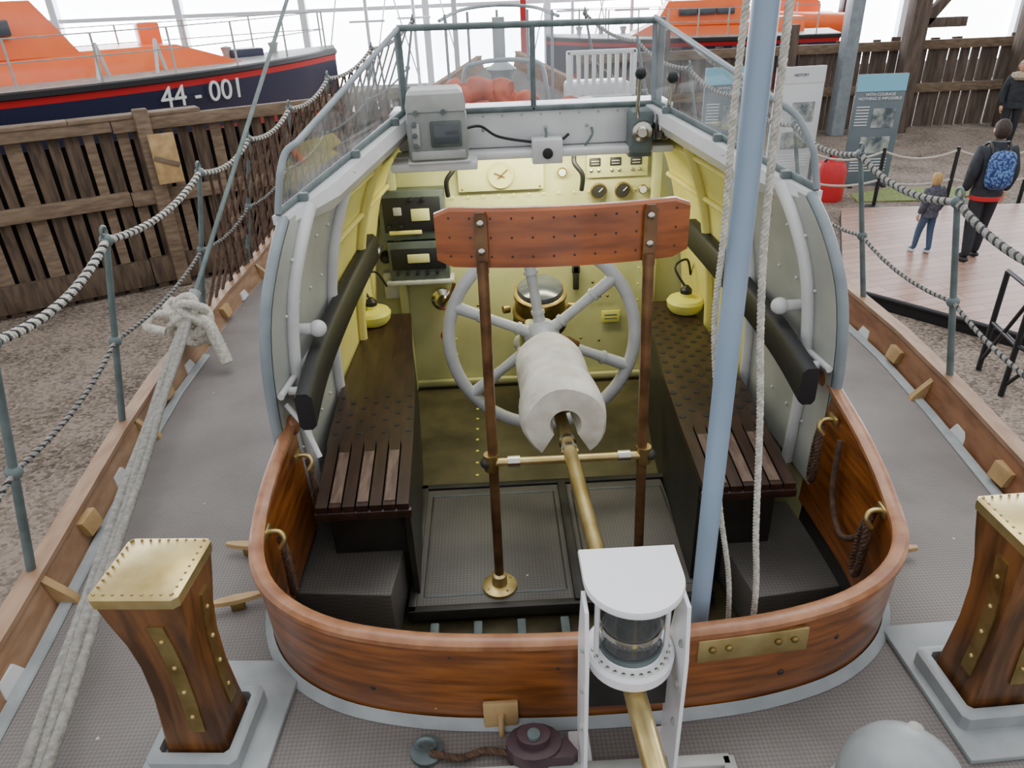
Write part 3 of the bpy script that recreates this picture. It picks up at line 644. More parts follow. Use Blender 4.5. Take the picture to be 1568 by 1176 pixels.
# ------------------------------------------------------------------ folded mast tube, pad
fm=G('folded_signal_mast')
A=V((.045,2.66,.215));B=V((.115,.40,.335))
mt=[A.lerp(B,k/30) for k in range(31)]
tube(fm,'brass_tube',mt,.0235,M['brass'],20)
d=(B-A).normalized()
for s in (.60,.655): cyl(fm,'tube_collar',A+d*s,A+d*(s+.02),.029,M['chrome'],20)
pc=A+d*.03;side=V((1,0,0));up=side.cross(-d).normalized()
if up.z<0: up=-up
rings=[]
S=[(0.0,.80),(.012,.93),(.04,.98),(.12,1.0),(.2,.99),(.24,.985),(.34,1.0),(.355,1.03),(.37,1.06),(.44,1.08),(.50,1.08),(.53,1.04),(.545,.97)]
a0,a1=math.radians(-52),math.radians(232)
for s,k in S:
    c=pc+d*s;ring=[]
    Ro=.138*k;Ri=.046 if s<.5 else .054
    for i in range(25):
        a=lrp(a0,a1,i/24);wob=1+.02*math.sin(5*a+s*9);ring.append(c+side*math.cos(a)*Ro*wob+up*math.sin(a)*Ro*wob)
    bb=math.radians(10)
    for i in range(25):
        a=lrp(a1-bb,a0+bb,i/24);ring.append(c+side*math.cos(a)*Ri+up*math.sin(a)*Ri)
    rings.append([p+up*.048 for p in ring])
loft(fm,'padded_sleeve',rings,M['pad'],smooth=50)
for x in (-.01,.19):
    prism(fm,'bracket_plate',[V((x,1.12,0)),V((x,1.00,0)),V((x,1.00,.40)),V((x,1.02,.53)),V((x,1.08,.53)),V((x,1.12,.36))],(.008,0,0),M['white2'])
    box(fm,'bracket_foot',(x+.004,1.06,.008),(.05,.16,.016),M['white2'])
    for z in (.18,.3,.42): ball(fm,'bracket_bolt',(x-.002,1.03,z),.009,M['lgrey'],(.6,1,1),8)
box(fm,'bracket_web',(.094,1.11,.20),(.2,.008,.12),M['dark'])
lx,ly=.095,1.08
ln=G('navigation_lantern')
def dshape(R,z,fl):
    pts=[]
    for k in range(25):
        a=math.pi+math.pi*k/24;pts.append(V((lx+math.cos(a)*R,ly+math.sin(a)*R,z)))
    pts.append(V((lx+R,ly+fl,z)));pts.append(V((lx-R,ly+fl,z)));return pts
loft(ln,'top_plate',[dshape(.10,.546,.085),dshape(.102,.555,.086),dshape(.10,.563,.084)],M['white2'])
lathe(ln,'upper_rim',(lx,ly,.516),(0,0,1),[(.060,0),(.068,.01),(.068,.032)],M['white2'],36)
lathe(ln,'fresnel_lens',(lx,ly,.385),(0,0,1),[(.060,0),(.064,.015),(.060,.025),(.066,.045),(.061,.055),(.066,.07),(.060,.09),(.062,.132)],M['lens'],36)
lathe(ln,'bulb_core',(lx,ly,.38),(0,0,1),[(.045,0),(.047,.03),(.03,.05),(.032,.08),(.045,.13)],M['black'],24)
lathe(ln,'lens_band',(lx,ly,.425),(0,0,1),[(.0645,0),(.0665,.008),(.0645,.016)],M['chrome'],36)
lathe(ln,'lens_base_band',(lx,ly,.373),(0,0,1),[(.066,0),(.068,.006),(.066,.014)],M['stan'],36)
lathe(ln,'lower_ring',(lx,ly,.325),(0,0,1),[(.082,0),(.092,.01),(.094,.035),(.088,.043),(.068,.046),(.066,.05)],M['white2'],40)
for k in range(14):
    a=math.pi+math.pi*(k+.5)/14;ball(ln,'ring_bolt',(lx+.080*math.cos(a),ly+.080*math.sin(a),.370),.005,M['chrome'],(1,1,.5),8)
for a in (190,350):
    r=math.radians(a);cyl(ln,'guard_rod',(lx+.074*math.cos(r),ly+.074*math.sin(r),.365),(lx+.074*math.cos(r),ly+.074*math.sin(r),.547),.006,M['white2'],8)

# ------------------------------------------------------------------ blue mast with halyard
ms=G('signal_mast')
cyl(ms,'pole',(.312,1.28,-.36),(.292,1.285,2.6),.0225,M['bluegrey'],24)
lathe(ms,'socket',(.312,1.28,-.36),(0,0,1),[(.05,0),(.05,.02),(.03,.03),(.03,.1)],M['brassd'],20)
rope(ms,'halyard',crom([(.268,1.265,1.75),(.262,1.272,1.45),(.268,1.275,1.2),(.280,1.312,1.0),(.305,1.314,.8),(.335,1.312,.55),(.38,1.30,.30),(.40,1.30,.0)],8),.0065,[M['rope_l']],.025)
rope(ms,'halyard_fall',crom([(.325,1.266,2.2),(.33,1.262,1.5),(.338,1.262,1.2),(.355,1.262,1.0),(.38,1.264,.8),(.41,1.267,.5),(.435,1.27,.3),(.445,1.27,.0)],8),.0075,[M['rope_l']],.028)

# ------------------------------------------------------------------ backstay with lashing
bs=G('backstay')
Ps=V((-1.64,3.30,.27));Pe=V((-1.23,1.04,.10));Pt=V((-1.32,5.0,1.58));
cyl(bs,'wire',Ps,Pt+(Pt-Ps)*.6,.012,M['stan'],10)
cyl(bs,'end_fitting',Ps,Ps.lerp(Pt,.06),.028,M['grey'],14)
ext=Pe+(Pe-Ps)*.5
for o in (-.024,.0,.024):
    path=[Ps.lerp(ext,k/20)+V((o*(.6+.7*k/20),0,.006*math.sin(k*1.3+o*90))) for k in range(21)];tube(bs,'lashing_leg',path,.0145,M['rope_g'],8)
kn=Ps
for i in range(9):
    a=i*2.4;ctr=kn+V((.04*math.cos(a),.05*math.sin(a*1.3),.06*math.sin(a)-.03));
    tube(bs,'knot_turn',crom([ctr+V((.06*math.cos(b+i),.04*math.sin(b*1+i),.055*math.sin(b))) for b in [k*math.pi/4 for k in range(8)]],3,True),.020,M['rope_l'],8,True)
tube(bs,'rope_tail',crom([kn,kn+V((.09,-.03,-.03)),kn+V((.13,-.06,-.12)),kn+V((.17,-.1,-.22))],5),.030,M['rope_l'],8)
tube(bs,'rope_tail',crom([kn,kn+V((-.07,-.03,.02)),kn+V((-.14,-.06,.03)),kn+V((-.16,-.1,-.01)),kn+V((-.08,-.1,-.04))],5),.022,M['rope_l'],8)

# ------------------------------------------------------------------ guard rails
gr=G('port_guard_rail')
def stan(g,y,sx,h=.86,base=None):
    hx=he(y)+.115;z=zs(y);top=V((sx*(hx-.21),y,z+h));bot=V((sx*hx,y,z-.12))
    cyl(g,'stanchion',bot,top,.0145,M['stan'],12,r2=.011)
    mid=bot.lerp(top,.60)
    for p in (mid,top): ball(g,'stanchion_eye',p,.024,M['stan'],(1,1,1),12)
    tube(g,'eye_ring',[top+V((0,.02*math.cos(a),.03+.02*math.sin(a))) for a in [k*math.pi/5 for k in range(10)]],.006,M['stan'],6,True)
    box(g,'stanchion_foot',bot+V((0,0,.06)),(.06,.05,.12),M['stan'])
    return top,mid
yl=[.7,1.71,2.58,3.68,4.45,5.2,5.95,6.7,7.4]
for sx,g,ylist in ((-1,gr,yl),(1,G('starboard_guard_rail'),[.75,1.7,2.56,3.41,4.2,5.0,5.8,6.6,7.4])):
    S=[stan(g,y,sx) for y in ylist]
    for a,b in zip(S,S[1:]):
        rope(g,'top_rope',sag(a[0],b[0],.055),.0145,[M['rope_l'],M['rope_l'],M['rope_d']] if sx<0 else [M['rope_g'],M['rope_d'],M['rope_g']],.045,3)
        rope(g,'middle_rope',sag(a[1],b[1],.04),.009,[M['rope_g'],M['rope_d']],.035)
    if sx<0:
        for k in range(30):
            ya=3.75+k*.12
            for dy in (.42,-.42):
                yb=ya+dy
                if yb<3.7 or yb>7.3: continue
                tube(g,'net_cord',[V((-(he(ya)+.09),ya,zs(ya)+.03)),V((-(he(yb)-.095),yb,zs(yb)+.82))],.009,M['rope_b'],5)
bp=G('bow_pulpit')
tube(bp,'rail',crom([(-.55,7.5,1.35),(-.35,8.1,1.42),(0,8.5,1.44),(.35,8.1,1.42),(.55,7.5,1.35)],6),.016,M['tube'],8)
for x,y in ((-.5,7.6),(-.3,8.15),(.3,8.15),(.5,7.6),(0,8.45)): cyl(bp,'leg',(x,y,zs(y)),(x,y,1.40),.014,M['tube'],8)
box(bp,'anchor_davit',(0,7.9,1.05),(.12,.12,.6),M['grey'])
lathe(bp,'windlass',(0,7.2,.45),(0,0,1),[(.2,0),(.2,.1),(.1,.15),(.1,.45),(.14,.5),(.05,.56)],M['grey'],20)
tube(bp,'frame_hoop',crom([(-.35,6.3,.25),(-.33,6.3,.95),(-.2,6.3,1.08),(.2,6.3,1.08),(.33,6.3,.95),(.35,6.3,.25)],5),.018,M['tube'],8)
cf=G('rolled_canvas_fenders')
for (x,y,z,a,L,r,st_) in ((-.36,5.0,.860,12,.50,.10,0),(-.06,5.35,.870,-25,.5,.11,0),(.38,4.9,.855,35,.45,.10,1),(.02,4.6,.845,5,.5,.09,0),(-.2,5.12,1.00,-8,.42,.08,0),(-.5,5.4,.90,70,.35,.11,0)):
    R=rz(a);P_=[V((x,y,z))+R@V((s*L/2,.04*math.sin(s*3),.02*math.cos(s*7))) for s in [i/10-1 for i in range(21)]]
    tube(cf,'roll',P_,[r*(.55+.45*min(1,5*(1-abs(i/10-1))))*(1+.10*math.sin(i*1.7+a)) for i in range(21)],M['redc'],16)
    if st_:
        for s in (-.3,.5): 
            q=V((x,y,z))+R@V((s*L/2,0,0));tube(cf,'strap',[q-R@V((.05,0,0)),q+R@V((.05,0,0))],r*1.12,M['white'],16)
wr=G('deck_rack')
for k in range(9): box(wr,'slat',(.50+k*.058,5.95,.98),(.028,.02,.34),M['white'],bev=0)
box(wr,'top_bar',(.73,5.95,1.15),(.52,.03,.03),M['white']);box(wr,'bottom_bar',(.73,5.95,.83),(.52,.03,.03),M['white']);box(wr,'leg',(.48,5.95,.67),(.03,.03,.98),M['white']);box(wr,'leg',(.98,5.95,.67),(.03,.03,.98),M['white'])
box(wr,'locker',(.73,6.2,.55),(.5,.3,.75),M['white'],bev=.03)

# ------------------------------------------------------------------ museum surroundings
def plane(name,poly,mat,th=.02):
    g=G(name);prism(g,'surface',poly,(0,0,-th),mat,0);return g
plane('floor',[(-30,-6,-1.8),(34,-6,-1.8),(34,30,-1.8),(-30,30,-1.8)],M['gravelL'],.1)
pf=G('walkway_platform')
pp=[(3.95,7.95),(5.12,6.40),(7.2,4.2),(16,4.2),(16,10.6),(8,11.0),(5.35,11.2)]
prism(pf,'planked_top',[(x,y,-1.65) for x,y in pp],(0,0,-.03),M['plat'])
prism(pf,'black_edge',[(x,y,-1.68) for x,y in pp],(0,0,-.12),M['black'])
tube(pf,'edge_trim',[V((x,y,-1.66)) for x,y in pp[:3]],.03,M['black'],8)
plane('grass_patch',[(6.0,12.0,-1.78),(7.0,11.9,-1.775),(8.4,12.1,-1.78),(8.1,12.6,-1.775),(6.9,12.75,-1.775),(6.1,12.5,-1.78)],M['grass'],.018)
fp=G('wooden_sea_fence')
p0=V((-11.5,5.57,0));p1=V((-1.2,11.55,0));dd=(p1-p0).normalized();L=(p1-p0).length;nn=V((dd.y,-dd.x,0));ang=math.degrees(math.atan2(dd.y,dd.x))
s=0
while s<L:
    w=.13+random.random()*.06;top=.26+random.random()*.10
    c=p0+dd*(s+w/2);box(fp,'plank',(c.x,c.y,(top-1.8)/2),(w-.02,.035,top+1.8),M['fence'] if random.random()<.75 else M['fencel'],rz(ang+random.uniform(-1,1)),0);s+=w+.03
cm=p0.lerp(p1,.5)-nn*.12;box(fp,'backing',(cm.x,cm.y,-.85),(L,.02,1.9),M['gap'],rz(ang),0)
for z,h,off,m in ((.30,.15,.07,'fencel'),(-.60,.17,.06,'fencel'),(-1.55,.34,.06,'fence')):
    s=0
    while s<L:
        seg=min(2.6,L-s);c=p0+dd*(s+seg/2)+nn*off;box(fp,'rail_beam',(c.x,c.y,z+random.uniform(-.02,.02)),(seg-.01,.10,h),M[m],rz(ang),.01);s+=2.6
s=.35
while s<L:
    c=p0+dd*s+nn*.13;box(fp,'post',(c.x,c.y,-.66),(.17,.15,2.25),M['fencel'],rz(ang),.015);s+=3.9
pb=V((-5.25,9.03,0))+dd*1.15+nn*.15
box(fp,'nailed_patch',(pb.x,pb.y,-.12),(.30,.03,.60),M['ltwood'],rz(ang),.004)
box(fp,'patch_brace',(pb.x+nn.x*.02,pb.y+nn.y*.02,-.15),(.30,.02,.06),M['fencel'],rz(ang)@Matrix.Rotation(.4,3,'Y'),.004)
for s in (3.2,5.4,6.6,8.1): c=p0+dd*s;box(fp,'capping',(c.x,c.y,.385),(1.5,.26,.05),M['fencel'],rz(ang+random.uniform(-3,3)),.01)
ff=G('far_plank_fence')
x=2.2
while x<20:
    w=.2+random.random()*.08;top=.05+random.random()*.2;box(ff,'plank',(x,18.6,(top-1.8)/2),(w-.03,.05,top+1.8),M['fencefar'],None,0);x+=w
for z in (.05,-.9): box(ff,'rail_beam',(11,18.5,z),(18,.12,.2),M['fencel'])
for x in (4,7,10,13): box(ff,'post',(x,18.45,-.6),(.28,.2,2.4),M['fencefar'])
for x,m,wd in ((8.14,'tube',.30),(9.6,'fencefar',.38),(12.2,'fencefar',.3)): 
    g=G('timber_column');box(g,'post',(x,17.9,1.2),(wd,.35,6),M[m],bev=.02)
    if m!='tube':
        box(g,'cross_head',(x+.5,17.9,.55),(1.2,.2,.2),M['fencefar']);box(g,'brace',(x+.75,17.9,1.3),(.2,.2,2.0),M['fencefar'],Matrix.Rotation(math.radians(38),3,'Y'))
ww=G('wall_back')
box(ww,'sill_wall',(2,27.3,-1.5),(64,.3,.6),M['lgrey'])
for k in range(17): box(ww,'column',(-30+k*4,27,2.2),(.22,.3,8),M['haze'],bev=0)
box(ww,'transom',(2,27,1.15),(64,.2,.12),M['haze'],bev=0)
for k in range(16):
    g=G('window_%d'%(k+1));g.add('glazing',[(-30+k*4,27.2,-1.2),(-26+k*4,27.2,-1.2),(-26+k*4,27.2,6),(-30+k*4,27.2,6)],[[0,1,2,3]],M['daylight'],0)
rp=G('red_roof_post');box(rp,'post',(.95,22,1.5),(.16,.16,6.6),M['red'])
wpst=G('white_roof_post');box(wpst,'post',(-.9,22,1.5),(.14,.14,6.6),M['haze'])
for x,y in ((-3.4,23),(-2.2,24.5),(2.6,24.8),(4.2,23.6)):
    g=G('far_boat_mast');cyl(g,'spar',(x,y,-1.8),(x,y,4.8),.05,M['haze'],10);cyl(g,'stay',(x,y,4.6),(x+1.6,y+.2,-1.8),.02,M['haze'],6);cyl(g,'stay',(x,y,4.6),(x-1.6,y-.2,-1.8),.02,M['haze'],6);cyl(g,'crosstree',(x-.5,y,.9),(x+.5,y,.9),.03,M['haze'],8)

def sign(name,x,y,w,h,title,rot,slate=True,zb=-1.8):
    g=G(name);R=rz(rot);c=V((x,y,zb));sl=M['slate'] if slate else M['signw']
    box(g,'board',c+V((0,0,h/2)),(w,.04,h),sl,R,.01)
    box(g,'header',c+R@V((0,-.024,h-.14)),(w-.01,.01,.27),M['blue'] if slate else M['signw'],R,0)
    text(g,'title',title,.066,c+R@V((0,-.035,h-.36 if slate else h-.14)),R@V((1,0,0)),(0,0,1),M['textw'] if slate else M['dark'])
    box(g,'photo_a',c+R@V((.12,-.024,h*.62)),(w*.45,.01,h*.17),M['photo'],R,0)
    box(g,'photo_b',c+R@V((.05,-.024,h*.38)),(w*.6,.01,h*.15),M['photo'],R,0)
    for k in range(7): box(g,'caption_line',c+R@V((-w*.30,-.024,h*.72-.05*k)),(w*.26,.006,.015),M['textw'],R,0)
    for k in range(5): box(g,'caption_line',c+R@V((0,-.024,h*.25-.05*k)),(w*.75,.006,.015),M['textw'],R,0)
    for s in (-1,1): box(g,'foot',c+R@V((s*w*.35,0,.02)),(.06,.4,.04),M['dark'],R)
sign('information_board',6.6,13.1,.84,1.88,'WITH COURAGE\nNOTHING IS IMPOSSIBLE',-4)
sign('information_board',4.0,13.2,.85,2.08,'SAVING LIVES\nAT SEA',0)
sign('display_panel',5.38,13.6,.90,2.0,'HISTORY',4,False)
br=G('rope_barrier')
bpnt=[(5.0,11.75),(6.1,11.65),(7.2,11.5),(8.3,11.35),(9.4,11.2),(10.5,11.1)]
for x,y in bpnt: cyl(br,'post',(x,y,-1.8),(x,y,-.85),.03,M['black'],12);lathe(br,'base',(x,y,-1.8),(0,0,1),[(.16,0),(.16,.02),(.04,.05)],M['black'],20)
for a,b in zip(bpnt,bpnt[1:]):
    rope(br,'rope',sag((a[0],a[1],-.9),(b[0],b[1],-.9),.12),.02,[M['rope_l']],.08);rope(br,'rope_low',sag((a[0],a[1],-1.35),(b[0],b[1],-1.35),.08),.02,[M['rope_l']],.08)
hr=G('walkway_handrail')
q=[V((4.45,6.05,0)),V((4.35,5.55,0)),V((4.45,5.0,0)),V((4.7,4.4,0))]
for p in q: cyl(hr,'post',p+V((0,0,-1.8)),p+V((0,0,-.8)),.025,M['black'],10)
for a,b in zip(q,q[1:]):
    for z in (-.8,-1.3): cyl(hr,'bar',a+V((0,0,z)),b+V((0,0,z)),.02,M['black'],8)
    cyl(hr,'brace',a+V((0,0,-1.7)),b+V((0,0,-.85)),.018,M['black'],8)
rcn=G('red_fire_bin');lathe(rcn,'body',(5.6,12.3,-1.8),(0,0,1),[(.24,0),(.25,.05),(.25,.5),(.21,.62),(.08,.68),(.08,.78),(.03,.82)],M['red'],24)
tube(rcn,'handle',crom([(5.42,12.2,-1.15),(5.6,12.2,-.98),(5.78,12.2,-1.15)],5),.02,M['black'],8)

def lifeboat(name,org,hd,L,B,dz,num=None,hull='navy',cab='orange',ch=1,cs=(.22,.78,.28,.56)):
    g=G(name);R=rz(hd);O=V(org)
    def P(x,y,z): return O+R@V((x,y,z))
    def hb(s): 
        t=s/L;return B*(.86+.14*min(1,t/.3)) if t<.5 else B*max(.02,1-((t-.5)/.5)**2.3)
    st=[L*k/28 for k in range(29)];sheer=lambda s: dz+.10*(s/L)**3
    bands=[('fender',[(0,.0),(.06,-.02),(.06,-.09),(0,-.11)],M['black']),('red_stripe',[(0,-.11),(-.02,-.20)],M['red']),('topsides',[(-.02,-.20),(-.08,-.55),(-.22,-.9)],M[hull]),('bottom',[(-.22,-.9),(-.6,-1.25)],M['red'])]
    for sx in (-1,1):
        for nm,pf_,m in bands:
            loft(g,nm,[[P(s,sx*max(.01,hb(s)+o),sheer(s)+z) for o,z in pf_] for s in st],m,False)
    loft(g,'deck',[[P(s,-hb(s),sheer(s)),P(s,0,sheer(s)+.06),P(s,hb(s),sheer(s))] for s in st],M['lgrey'],False)
    def cabin(nm,s0,s1,w,h,z0,f0,f1,m,win=True):
        rings=[]
        for k,z in ((1,0),(.97,h*.35),(.9,h*.7),(.80,h)):
            rings.append([P(lrp(s0,s1,.5)+(-(s1-s0)/2*(1-f0*z/h)),-w*k,z0+z),P(lrp(s0,s1,.5)+((s1-s0)/2*(1-f1*z/h)),-w*k*.8,z0+z),P(lrp(s0,s1,.5)+((s1-s0)/2*(1-f1*z/h)),w*k*.8,z0+z),P(lrp(s0,s1,.5)+(-(s1-s0)/2*(1-f0*z/h)),w*k,z0+z)])
        loft(g,nm,rings,m)
        if win:
            for j in range(3):
                sc=lrp(s0,s1,.25+.2*j)
                for sx in (-1,1): box(g,nm+'_window',P(sc,sx*w*.9,z0+h*.55),(.45,.16,h*.28),M['scrdk'],R,.02)
    cabin('coachroof',L*cs[0],L*cs[1],B*.62,.40*ch,dz,.1,.35,M[cab],False)
    cabin('wheelhouse',L*cs[2],L*cs[3],B*.55,.75*ch,dz+.36*ch,.1,.3,M[cab])
    cabin('engine_casing',L*.10,L*.2,B*.4,.5*ch,dz,.1,.1,M[cab],False)
    for sx in (-1,1):
        pr=None
        for s in [L*(.08+.1*k) for k in range(10)]:
            b=P(s,sx*(hb(s)-.08),sheer(s));t=P(s,sx*(hb(s)-.08),sheer(s)+.65);cyl(g,'stanchion',b,t,.018,M['lgrey'],6)
            if pr: cyl(g,'guard_wire',pr,t,.010,M['lgrey'],5);cyl(g,'guard_wire',pr-V((0,0,.3)),t-V((0,0,.3)),.010,M['lgrey'],5)
            pr=t
    cyl(g,'radar_mast',P(L*.35,0,dz+1),P(L*.33,0,dz+2.6),.06,M['white'],10)
    for s in (.3,.6): box(g,'cradle',P(L*s,0,(dz-1.1-1.8)/2),(.3,B*1.6,dz-1.1+1.8),M['fencel'],R)
    box(g,'keel',P(L*.45,0,(dz-1.2-1.8)/2),(L*.7,.2,dz-1.2+1.8),M['red'],R)
    for s in (.88,.8,.72): lathe(g,'deck_bollard',P(L*s,-.2,sheer(L*s)),(0,0,1),[(.08,0),(.06,.1),(.1,.22),(.02,.24)],M['lgrey'],12)
    if num:
        s=num[1];y=-(hb(s)-.02);t=(P(s+.3,-hb(s+.3)+.02,0)-P(s-.3,-hb(s-.3)+.02,0)).normalized()
        nrm=V((t.y,-t.x,0));text(g,'hull_number',num[0],.44,P(s,y,sheer(s)-.33)+nrm*.06,t,V((0,0,1))+nrm*.12,M['textw'],.01)
        for s in (L*.58,L*.66): tube(g,'a_frame',[P(s,-hb(s)+.35,dz),P(s+.12,-hb(s)+.5,dz+.5),P(s+.24,-hb(s)+.65,dz)],.03,M['white'],8)
        box(g,'deck_box',P(L*.83,-.1,dz+.12),(.6,.5,.22),M['navy'],R,.03)
        box(g,'side_locker',P(L*.70,.3,dz+.35),(.35,.3,.75),M['orange'],R,.04)
    return g
lifeboat('orange_lifeboat',(-11.8,9.1,.04),37.6,11,1.75,.54,num=('44 - 001',7.8),cs=(.2,.82,.3,.58))
lifeboat('orange_lifeboat',(8.9,20.9,0),174,7.4,1.2,.30,ch=.75,cs=(.2,.72,.3,.62))
ri=G('inflatable_rescue_boat')
cc=V((8.9,24.2,.40))
tube(ri,'tube_collar',crom([cc+V(p) for p in ((1.8,-.8,-.1),(0,-.85,0),(-1.4,-.6,.1),(-2.0,0,.2),(-1.4,.6,.1),(0,.85,0),(1.8,.8,-.1))],6),.28,M['orange'],16)
loft(ri,'hull',[[cc+V((x,-w,-.1)),cc+V((x,0,-.6)),cc+V((x,w,-.1))] for x,w in ((1.8,.7),(0,.8),(-1.4,.5),(-1.95,.05))],M['grey'],False)
loft(ri,'cuddy',[[cc+V((x,-w,.1)),cc+V((x,-w*.8,h)),cc+V((x,w*.8,h)),cc+V((x,w,.1))] for x,w,h in ((-1.1,.3,.25),(-.6,.5,.6),(.4,.55,.72),(.9,.5,.5))],M['orange'])
box(ri,'outboard',cc+V((1.9,0,.3)),(.4,.4,.6),M['dark'],bev=.08)
box(ri,'trailer',cc+V((0,0,-1.4)),(3,1.0,1.6),M['fencefar'])

# ------------------------------------------------------------------ people
def skinmesh(verts,edges,radii,root=0,sub=2):
    me=bpy.data.meshes.new('tmp');me.from_pydata(verts,edges,[]);o=bpy.data.objects.new('tmp',me);bpy.context.collection.objects.link(o)
    m=o.modifiers.new('s','SKIN');m.use_smooth_shade=True
    for i,r in enumerate(radii):
        sv=me.skin_vertices[0].data[i];sv.radius=r if isinstance(r,tuple) else (r,r);sv.use_root=(i==root)
    sb=o.modifiers.new('u','SUBSURF');sb.levels=sub;sb.render_levels=sub
    dg=bpy.context.evaluated_depsgraph_get();r=bpy.data.meshes.new_from_object(o.evaluated_get(dg));bpy.data.objects.remove(o);return r
def person(name,loc,H,face,pose,mats,hair='short',pack=False,hat=False,bulk=1.12):
    g=G(name);R=rz(face);O=V(loc)
    T=lambda p: O+R@(V(p)*H)
    jk,tr,sk,hr_,shm=mats
    lf,rf=pose
    J=[(0,0,.53),(.05,0,.50),(.058,lf*.5+.015,.28),(.058,lf,.055),(.065,lf+.075,.022),(-.05,0,.50),(-.058,rf*.5+.015,.28),(-.058,rf,.055),(-.065,rf+.075,.022),
       (0,0,.62),(0,-.005,.73),(0,0,.80),(0,.005,.85),(.103,0,.785),(.135,-.02,.63),(.135,.03,.50),(-.103,0,.785),(-.135,-.02,.63),(-.135,.03,.50)]
    E=[(0,1),(1,2),(2,3),(3,4),(0,5),(5,6),(6,7),(7,8),(0,9),(9,10),(10,11),(11,12),(10,13),(13,14),(14,15),(10,16),(16,17),(17,18)]
    b=bulk
    rr=[(.085*b,.068*b),.058,.042,.031,.022,.058,.042,.031,.022,(.086*b,.066*b),(.094*b,.070*b),(.045,.04),.030,.044*b,.037*b,.026,.044*b,.037*b,.026]
    rr=[(r[0]*H,r[1]*H) if isinstance(r,tuple) else r*H for r in rr]
    me=skinmesh([tuple(V(j)*H) for j in J],E,rr)
    for m in (jk,tr,sk,shm): me.materials.append(m)
    for p in me.polygons:
        c=p.center/H
        if c.z>.83: i=2
        elif c.z<.045: i=3
        elif c.z<.50 and abs(c.x)<.10: i=1
        else: i=0
        p.material_index=i;p.use_smooth=True
    for v in me.vertices: v.co=O+R@v.co
    o=bpy.data.objects.new('body',me);bpy.context.collection.objects.link(o);o.parent=g.e
    bm=bmesh.new();bmesh.ops.create_uvsphere(bm,u_segments=24,v_segments=18,radius=1)
    for v in bm.verts:
        x,y,z=v.co
        w=1-.22*max(0,-z)**1.2;fx=.048*x*w;fyy=.060*y*(1-.12*max(0,-z));fz=.068*z
        if y>.75 and abs(x)<.25 and -.35<z<.1: fyy+=.012*(1-abs(x)/.25)
        v.co=V((fx,fyy+.012,fz+.925))
    vs=[T(v.co) for v in bm.verts];fs=[[v.index for v in f_.verts] for f_ in bm.faces];bm.free();g.add('head',vs,fs,sk,80)
    for s in (-1,1):
        ball(g,'ear',T((s*.049,.008,.922)),.014*H,sk,(.5,.9,1.2),10);ball(g,'eye',T((s*.018,.066,.93)),.006*H,M['dark'],(1,1,.7),8)
    ball(g,'mouth',T((0,.066,.893)),.010*H,M['red'],(1.2,.4,.4),8)
    bm=bmesh.new();bmesh.ops.create_uvsphere(bm,u_segments=24,v_segments=18,radius=1)
    low=-.72 if hair=='short' else -1.0
    for f_ in list(bm.faces):
        c=f_.calc_center_median()
        if (c.y>.35 and c.z<.42) or c.z<low or (hair=='short' and c.y>-.1 and c.z<-.1): bm.faces.remove(f_)
    for v in list(bm.verts):
        if not v.link_faces: bm.verts.remove(v)
    bm.verts.index_update()
    k=1.0 if hair=='short' else 1.12
    vs=[T((v.co.x*.052*k,v.co.y*.064+.009,v.co.z*(.070 if v.co.z>0 else (.072 if hair=='short' else .115))+.928)) for v in bm.verts];fs=[[v.index for v in f_.verts] for f_ in bm.faces];bm.free()
    o=g.add('hair',vs,fs,M['fur'] if hat else hr_,80);sm=o.modifiers.new('t','SOLIDIFY');sm.thickness=.006*H
    if hat:
        lathe(g,'fur_collar',T((0,0,.80)),(0,0,1),[(.09*H,-.02*H),(.115*H,.01*H),(.10*H,.05*H),(.05*H,.065*H)],M['fur'],20)
    else:
        lathe(g,'jacket_collar',T((0,.002,.815)),(0,0,1),[(.055*H,-.012*H),(.052*H,.012*H),(.046*H,.038*H),(.038*H,.036*H)],jk,20)
    for s in (-1,1):
        w=V((s*.135,.03,.50));vv=[w,w+V((0,.006,-.03)),w+V((0,.010,-.052))];ee=[(0,1),(1,2)];ra_=[.018,.020,.018]
        for k in range(4):
            a=w+V((0,-.012+.010*k,-.055));ln_=(.034,.040,.038,.028)[k];b_=a+V((-s*.003,.002,-ln_*.55));c_=b_+V((-s*.010,.002,-ln_*.4))
            n0=len(vv);vv+=[a,b_,c_];ee+=[(2,n0),(n0,n0+1),(n0+1,n0+2)];ra_+=[.0062,.0056,.005]
        n0=len(vv);vv+=[w+V((-s*.004,.028,-.035)),w+V((-s*.008,.036,-.055))];ee+=[(1,n0),(n0,n0+1)];ra_+=[.007,.006]
        hm=skinmesh([tuple(x*H) for x in vv],ee,[r*H for r in ra_],0,1);hm.materials.append(sk)
        for v in hm.vertices: v.co=O+R@v.co
        for p in hm.polygons: p.use_smooth=True
        o=bpy.data.objects.new('hand',hm);bpy.context.collection.objects.link(o);o.parent=g.e
        foot=V((s*.062,(lf if s>0 else rf)+.03,.022));ball(g,'shoe',T(foot),.036*H,shm,(.85,1.9,.62),14)
    rg=[]
    for z,a,b_ in ((.47,.104,.086),(.50,.106,.086),(.54,.100,.080)):
        rg.append([T((a*math.cos(t),b_*math.sin(t),z)) for t in [2*math.pi*k/20 for k in range(20)]])
    loft(g,'jacket_hem',rg,jk,caps=False)
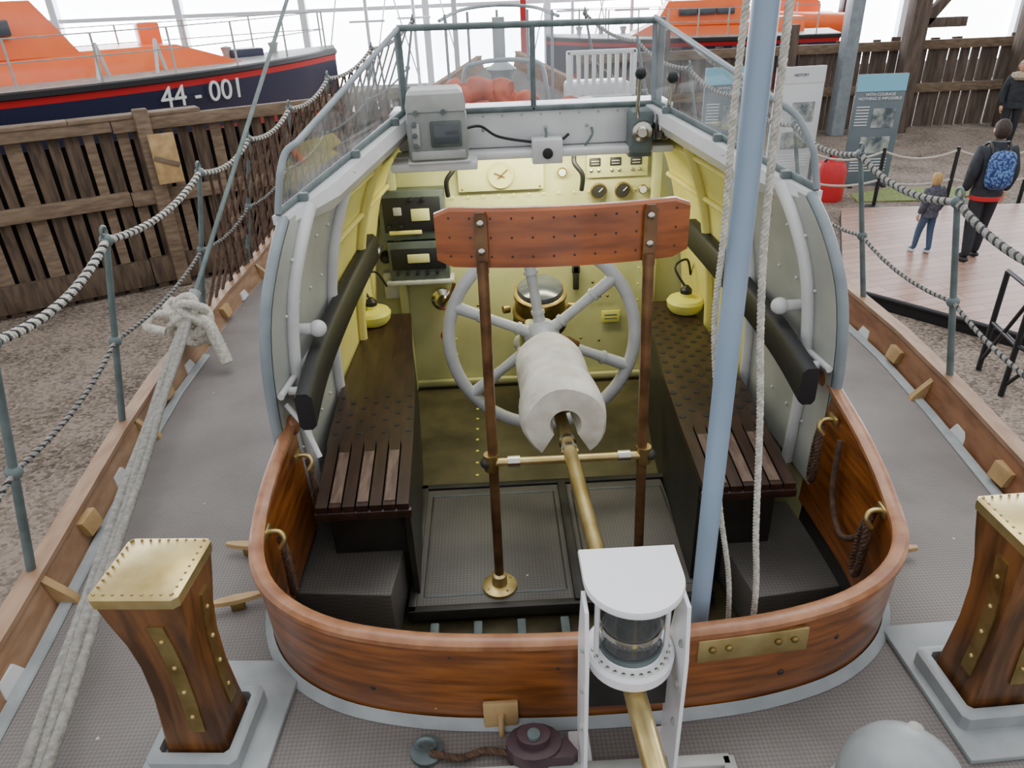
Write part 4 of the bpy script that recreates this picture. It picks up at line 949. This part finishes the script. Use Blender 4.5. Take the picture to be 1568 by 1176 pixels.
    if pack:
        rg=[]
        for z,a,b_ in ((.450,.100,.082),(.472,.106,.088),(.485,.104,.086)):
            rg.append([T((a*math.cos(t),b_*math.sin(t),z)) for t in [2*math.pi*k/20 for k in range(20)]])
        loft(g,'red_shirt_hem',rg,M['red'],caps=False)
        rg=[]
        for yy,k in ((-.065,.9),(-.09,1.05),(-.12,1.05),(-.145,.9),(-.155,.7)):
            rg.append([T((k*.082*math.copysign(abs(math.cos(t))**.55,math.cos(t)),yy,.675+k*.125*math.copysign(abs(math.sin(t))**.6,math.sin(t)))) for t in [2*math.pi*q/24 for q in range(24)]])
        loft(g,'backpack',rg,M['bag'],smooth=60)
        rg=[]
        for yy,k in ((-.15,1),(-.175,.95),(-.18,.8)):
            rg.append([T((k*.062*math.copysign(abs(math.cos(t))**.5,math.cos(t)),yy,.63+k*.055*math.copysign(abs(math.sin(t))**.5,math.sin(t)))) for t in [2*math.pi*q/20 for q in range(20)]])
        loft(g,'backpack_pocket',rg,M['bag'],smooth=60)
        for s in (-1,1): tube(g,'shoulder_strap',crom([T((s*.055,-.06,.78)),T((s*.06,-.02,.845)),T((s*.062,.06,.81)),T((s*.065,.078,.70)),T((s*.07,-.02,.62))],5),.010*H,M['dark'],8)
person('adult_visitor',(5.86,8.66,-1.65),1.70,-8,(.06,-.06),(M['jacket'],M['jeans'],M['skin'],M['haird'],M['black']),pack=True,bulk=1.2)
person('child_visitor',(5.42,8.98,-1.65),1.04,15,(-.05,.07),(M['coat'],M['jeansb'],M['skin'],M['hairb'],M['shoe']),hair='long',bulk=1.25)
person('distant_visitor',(10.75,15.6,-1.8),1.75,160,(.02,-.02),(M['jacket'],M['jeans'],M['skin'],M['haird'],M['black']),hat=True,bulk=1.25)

# ------------------------------------------------------------------ light
w=bpy.data.worlds.new('world');bpy.context.scene.world=w;w.use_nodes=True
bg=w.node_tree.nodes['Background'];bg.inputs[0].default_value=(.95,.97,1,1);bg.inputs[1].default_value=1.12
def area(name,loc,rot,size,power,col=(1,1,1),sy=None):
    l=bpy.data.lights.new(name,'AREA');l.energy=power;l.size=size;l.color=col
    if sy: l.shape='RECTANGLE';l.size_y=sy
    o=bpy.data.objects.new(name,l);bpy.context.collection.objects.link(o);o.location=loc;o.rotation_euler=[math.radians(a) for a in rot];return o
area('skylight_area',(1.5,5,7),(0,0,0),8,400,(1,.99,.97),5)
area('cockpit_lamp_area',(.04,3.36,.93),(15,0,0),.8,12,(1,.95,.66),.08)
